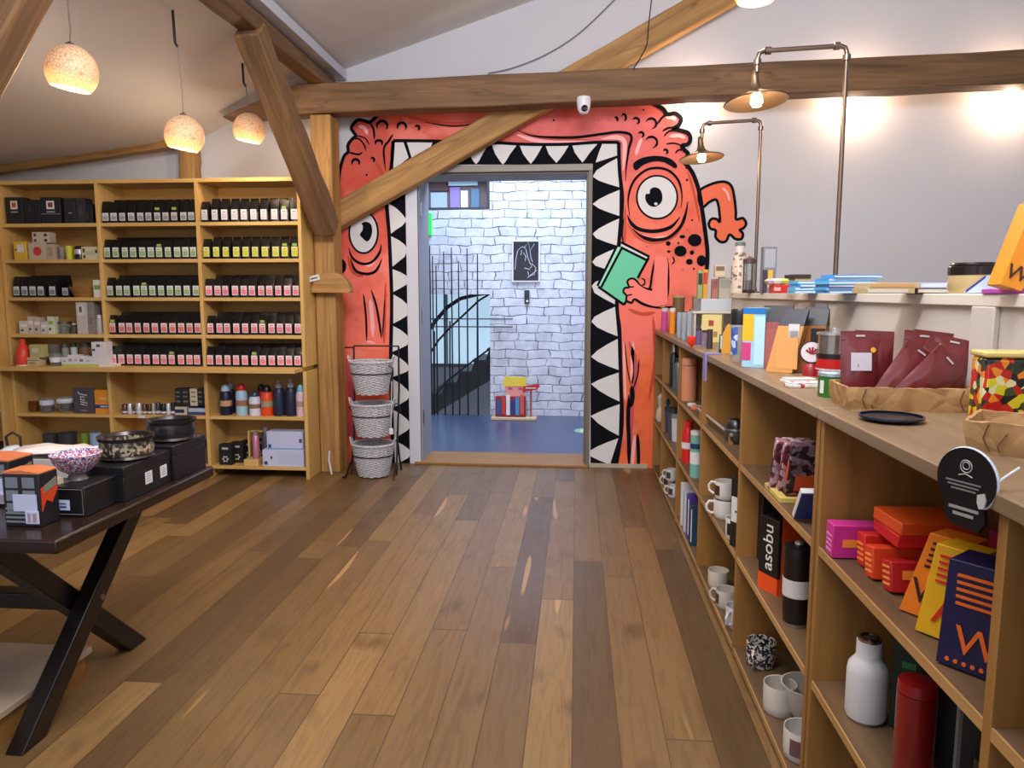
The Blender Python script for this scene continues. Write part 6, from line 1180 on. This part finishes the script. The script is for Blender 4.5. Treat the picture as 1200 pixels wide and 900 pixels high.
# round black sign clipped to the counter edge
p = at(1133, 575, X=SX0-.03)
sg = T('round_sign', 'black round hanging sign with white emblem clipped to the counter edge', 'sign', (SX0-.03, p.y, p.z)); sg.rotation_euler = (0, 0, RZ+.44)
b = MB(); b.lathe([(0,-.003),(.052,-.003),(.0535,0),(.052,.003),(0,.003)], mat((196,206,220),.3), 40, Matrix.Rotation(PI/2,4,'X')); b.obj('rim', sg, (0,0,.018))
b = MB(); b.lathe([(0,-.001),(.0515,-.001),(.0515,.001),(0,.001)], mat((14,13,14),.4), 40, Matrix.Rotation(PI/2,4,'X')); b.obj('black_face', sg, (0,-.0038,.018))
b = MB(); b.prism([(-.034,-.022),(.034,-.022),(.037,-.045),(.026,-.062),(-.02,-.058),(-.036,-.042)], -.004, .004, mat((18,17,18),.4)); b.obj('lower_plate', sg)
b = MB()
for r_, c_ in ((.010,.04),(.006,.041)): b.tube([(r_*math.cos(2*PI*i/16), -.0055, c_+r_*math.sin(2*PI*i/16)) for i in range(16)], .0009, mat((170,166,160),.5), 4, closed=True)
b.tube([(-.012,-.0055,.024),(0,-.0055,.028),(.012,-.0055,.024)], .001, mat((170,166,160),.5), 4)
b.obj('white_emblem', sg); b = MB()
for j, ww in enumerate((.034,.030,.024)): b.box(-ww,ww*.8,-.006,-.005,.012-j*.006,.0145-j*.006,mat((120,116,112),.5))
b.obj('text_lines', sg); b = MB()
for j, ww in enumerate((.026,.018)): b.box(-ww,ww,-.0052,-.0042,-.032-j*.010,-.027-j*.010,mat((150,146,140),.5))
b.obj('text_lines', sg)
b = MB(); b.prism([(.024,.0),(.034,.004),(.038,-.006),(.036,-.02),(.028,-.022),(.024,-.012)], -.008, -.004, mat((196,192,184),.4)); b.obj('white_clip', sg)
b = MB(); b.tube([(.03,-.004,.0),(.045,.02,.03),(.05,.045,.045)], .002, mat((200,206,214),.3), 6); b.obj('wire_hook', sg)
# ------------------------------------------------------------------ goods on the ledge
def lg(px_, Y, pyt, wpx, z=LZ):
    a = at(px_, 343, Y=Y); h = at(px_, pyt, Y=Y).z - z; w = at(px_+wpx, 343, Y=Y).x - a.x; return a.x, Y, h, w
X, Y, h, w = lg(864, 5.1, 284, 22); SPK = pattern_mat('speckled_terrazzo', [(206,190,176),(196,180,168),(206,192,180),(120,100,92),(208,196,184)], 60)
turned('speckled_bottle', 'tall cream bottle with dark speckles at the far end of the ledge', 'bottle', (1.075, 5.1, LZ), [('body', [(0,0),(w*.45,0),(w*.45,h*.62),(w*.3,h*.78),(w*.26,h*.8),(0,h*.8)], SPK), ('neck', [(0,h*.8),(w*.25,h*.8),(w*.25,h*.93),(0,h*.93)], mat((206,206,206),.4)), ('cap', [(0,h*.93),(w*.27,h*.93),(w*.27,h),(0,h)], mat((110,120,110),.4))])
X, Y, h, w = lg(877, 4.6, 300, 15); fp = T('french_press', 'brown framed glass coffee press on the far ledge', 'coffee press', (X, 4.6, LZ))
b = MB(); b.lathe(glass_prof(w*.42,h*.8,.003,1), GLASS, 24); b.obj('beaker', fp); b = MB(); b.lathe([(0,h*.8),(w*.5,h*.8),(w*.5,h*.92),(w*.2,h*.97),(0,h)], mat((80,60,56),.4), 24); b.obj('lid', fp)
b = MB(); b.lathe([(0,0),(w*.48,0),(w*.5,.02),(w*.44,.02),(0,.01)], mat((40,32,30),.4), 24); [b.tube([(w*.46*math.cos(a),w*.46*math.sin(a),.01),(w*.46*math.cos(a),w*.46*math.sin(a),h*.8)], .004, mat((60,44,40),.4), 5) for a in (.3,1.9,3.4,5)]; b.obj('frame', fp)
b = MB(); b.lathe([(0,.01),(w*.3,.01),(w*.3,h*.35),(0,h*.35)], mat((90,60,56),.5), 16); b.obj('coffee', fp)
X, Y, h, w = lg(898, 4.2, 288, 16); carton('calendar_box', 'tall grey photo box with yellow figure on the far ledge', 'box', (X+.03, 4.3, LZ), w, .06, h, (112,116,124), [(.1,.55,.9,.95,(150,156,164),'photo'),(.4,.12,.75,.5,(206,166,50),'yellow_figure'),(.0,.0,.35,.5,(50,44,60),'dark_print')])
X, Y, h, w = lg(892, 3.9, 322, 18); X = 1.12; carton('wooden_box', 'small light wooden box with dark lid on the ledge', 'box', (X, 3.9, LZ), w, .12, h*.8, (190,160,110), [(0,.0,1,.1,(150,120,80),'edge')]); b = MB(); b.box(-w*.6,w*.6,-.07,.07,0,h*.2,mat((40,34,34),.5)); tag(b.obj('dark_tray', loc=(X-.01, 3.9, LZ+h*.8), bevel=.002), 'thin dark tray lying on the light wooden box', 'tray')
X, Y, h, w = lg(912, 3.7, 334, 19); carton('red_carton', 'low bright red carton on the ledge', 'box', (X, 3.68, LZ), w, .10, h, (196,36,28), [(0,.3,.4,.7,(220,170,160),'label')])
b = MB()
for k in range(7): a = k*.9; b.lathe([(0,0),(.02,.006),(.028,.02),(.014,.03),(0,.03)], mat([(196,206,90),(206,170,210),(226,222,190)][k%3],.6), 7, Matrix.Translation((.035*math.cos(a)*(k>0),.03*math.sin(a)*(k>0),0)))
tag(b.obj('paper_flowers', loc=(X-.01,3.68,LZ+h)), 'bunch of pale yellow and lilac paper flowers on the red carton', 'flowers')
def stack(xa, Y, n, w, d, hh, cols, name, labs, jit=.01, pages=True):
    z = LZ; R = random.Random(labs[0])
    for k in range(n):
        t = T(name, labs[k], 'book', (xa+R.uniform(-jit,jit), Y+R.uniform(-jit,jit), z), R.uniform(-.06,.06)); c = cols[k % len(cols)]
        b = MB(); b.box(-w/2,w/2,-d/2,d/2,0,hh*.14,mat(c,.35)); b.box(-w/2,w/2,-d/2,d/2,hh*.86,hh*.985,mat(c,.35)); b.box(-w/2,-w/2+hh*.15,-d/2,d/2,hh*.14,hh*.86,mat(c,.35)); b.obj('cover', t)
        b = MB(); b.box(-w/2+hh*.15,w/2-.003,-d/2+.003,d/2-.003,hh*.14,hh*.86,mat((206,214,224) if pages else c,.6)); b.obj('pages', t); z += hh
    return z
X, Y, h, w = lg(942, 3.4, 328, 26); stack(X, 3.4, 4, w, .14, .0135, [(60,160,214),(90,180,226),(50,140,200),(70,170,220)], 'blue_notebook', ['bottom one of the small blue notebook stack','second lowest in the small blue notebook stack','third in the small blue notebook stack','top notebook of the small blue stack'])
X, Y, h, w = lg(992, 2.95, 322, 56); stack(X+.0, 2.95, 6, w, .15, .0115, [(50,130,190),(60,160,220),(30,70,110),(80,180,230),(60,150,210),(50,150,220)], 'blue_book', ['bottom book of the wide blue stack','second book up in the wide blue stack','dark blue third book of the wide blue stack','fourth book of the wide blue stack','fifth book of the wide blue stack','top book of the wide blue stack'], .012)
X, Y, h, w = lg(1058, 2.4, 330, 92); z2 = LZ
for k, (dx, ww, c, lab) in enumerate(((-.06,.14,(176,160,110),'lower left yellowish flat book on the ledge'),(.075,.12,(70,30,26),'lower dark red flat book beside the yellowish one'))):
    t = T('flat_book', lab, 'book', (X+dx, 2.4, LZ)); b = MB(); b.box(-ww/2,ww/2,-.06,.06,0,.016,mat(c,.5)); b.obj('cover', t, bevel=.001); b = MB(); b.box(-ww/2+.004,ww/2-.02,-.061,.05,.003,.013,mat((206,196,180),.6)); b.obj('pages', t)
for k, (dx, ww, c, lab) in enumerate(((-.05,.15,(186,170,130),'upper left tan flat book on the ledge'),(.08,.11,(176,190,224),'upper pale blue flat book on the ledge'))):
    t = T('flat_book', lab, 'book', (X+dx, 2.4, LZ+.016)); b = MB(); b.box(-ww/2,ww/2,-.06,.06,0,.016,mat(c,.5)); b.obj('cover', t, bevel=.001); b = MB(); b.box(-ww/2+.004,ww/2-.02,-.061,.05,.003,.013,mat((200,150,90) if k==0 else (214,220,236),.6)); b.obj('pages', t)
X, Y, h, w = lg(1139, 2.2, 308, 55); jr = T('biscuit_jar', 'short wide jar with black lid and blue diagonal label on the ledge', 'jar', (X, 2.2, LZ)); r = w/2
b = MB(); b.lathe([(0,0),(r*.9,0),(r,.008),(r,h*.60),(0,h*.60)], mat((196,172,120),.2,coat=.6), 36); b.obj('body', jr)
b = MB(); b.lathe([(0,h*.6),(r*1.02,h*.6),(r*1.02,h*.86),(r*.94,h*.9),(r*.96,h*.94),(r*.9,h),(0,h)], mat((30,18,16),.25), 36); b.obj('lid', jr)
b = MB(); v = []; n = 12
for i in range(n+1): a = -PI/2-.75+1.5*i/n; v += [((r+.001)*math.cos(a),(r+.001)*math.sin(a),h*.02+max(0,.5-i/n)*h*.0),((r+.001)*math.cos(a),(r+.001)*math.sin(a),h*(.05+.53*min(1,i/n*1.8)))]
b.add(v, [(2*i,2*i+2,2*i+3,2*i+1) for i in range(n)], mat((190,204,236),.4)); b.obj('white_label', jr)
b = MB(); v = []
for i in range(7): a = -PI/2-.70+.7*i/6; v += [((r+.0016)*math.cos(a),(r+.0016)*math.sin(a),h*.02+h*.52*i/6*.92),((r+.0016)*math.cos(a),(r+.0016)*math.sin(a),h*.1+h*.52*i/6*.92)]
b.add(v, [(2*i,2*i+2,2*i+3,2*i+1) for i in range(6)], mat((24,50,140),.4)); b.obj('blue_stripe', jr)
q = at(1128, 347, X=1.04); b = MB(); b.box(-.015,.20,-.06,.06,0,.012,mat((176,70,170),.4)); tag(b.obj('magenta_box', loc=(1.045, 1.95, LZ), bevel=.002), 'flat magenta box lying at the right end of the ledge', 'box')
X, Y, h, w = lg(1180, 1.88, 340, 20); ob_ = T('tall_carton', 'tall orange box with dark W lettering leaning on the magenta box', 'box', (at(1182,338,Y=1.86).x, 1.88, LZ+.013)); ob_.rotation_euler = (.0, .30, .0)
b = MB(); b.box(-.026,.026,-.03,.03,0,.20,mat((230,142,24),.4)); b.obj('carton', ob_, bevel=.002); text('W', .05, mat((60,24,20),.5), ob_, (0,-.0315,.035), shear=.1)
b = MB(); [b.box(-.016,.018,-.031,-.03,.12+j*.010,.1235+j*.010,mat((120,60,20),.5)) for j in range(5)]; b.obj('text_lines', ob_)
# goods beyond the end of the partition: small stepped riser with jars and boxes
rs_ = T('display_riser', 'white box riser at the far end of the counter by the mural', 'riser', (1.06, 5.68, CT))
b = MB(); b.box(-.16,.24,-.18,.22,0,.14,mat((206,204,200),.6)); b.obj('lower_step', rs_, bevel=.003); b = MB(); b.box(-.16,.24,-.16,.22,.14,.26,mat((196,206,216),.6)); b.obj('upper_step', rs_, bevel=.003)
for k,(px_,py0,py1,wp,Y,c,nm) in enumerate(((795,365,346,16,5.9,(110,84,50),'amber candle glass on the left of the far end'),(816,362,346,12,5.9,(140,104,50),'square amber jar beside the amber candle glass'))):
    a = at(px_, py0, Y=Y); h = at(px_, py1, Y=Y).z-a.z; w = at(px_+wp, py0, Y=Y).x-a.x
    rr = MB(); rr.box(-w*.6,w*.6,-.05,.05,0,a.z-CT,mat((70,44,30) if k==0 else (150,120,90),.6)); tag(rr.obj('riser_block', loc=(a.x, Y, CT), bevel=.002), ['dark wooden block under the amber candle glass','tan wooden block under the square amber jar'][k], 'block')
    turned('candle_glass', nm, 'candle', (a.x, Y, a.z), [('glass', [(0,0),(w*.45,0),(w*.45,h*.85),(0,h*.85)], mat(c,.3)), ('rim', [(w*.4,h*.85),(w*.5,h*.85),(w*.5,h),(w*.4,h)], mat((176,140,90),.4))], seg=20)
for k,(px_,py0,py1,wp,c,c2,nm) in enumerate(((819.5,345,317,6,(150,160,110),(40,36,40),'tall box with green top'),(825.5,345,316,6,(214,160,40),(196,60,30),'yellow box with red top'),(843,324,311,13,(214,196,160),(120,100,80),'cream box with dark grid'),(849,341,325,15,(176,172,156),(150,150,140),'grey box'),(837,341,327,7,(176,120,104),(150,90,80),'dusty pink box'))):
    Y = 5.55+.03*k; a = at(px_, py0, Y=Y); h = at(px_, py1, Y=Y).z-a.z; w = at(px_+wp, py0, Y=Y).x-a.x
    zb = a.z if k == 2 else CT+.26; h = h if k == 2 else at(px_, py1, Y=Y).z-zb
    carton('small_box', nm+' on the white riser by the mural', 'box', (a.x, Y, zb), w*.95, .05, max(h,.03), c, [(.1,.5,.9,.9,c2,'print')])
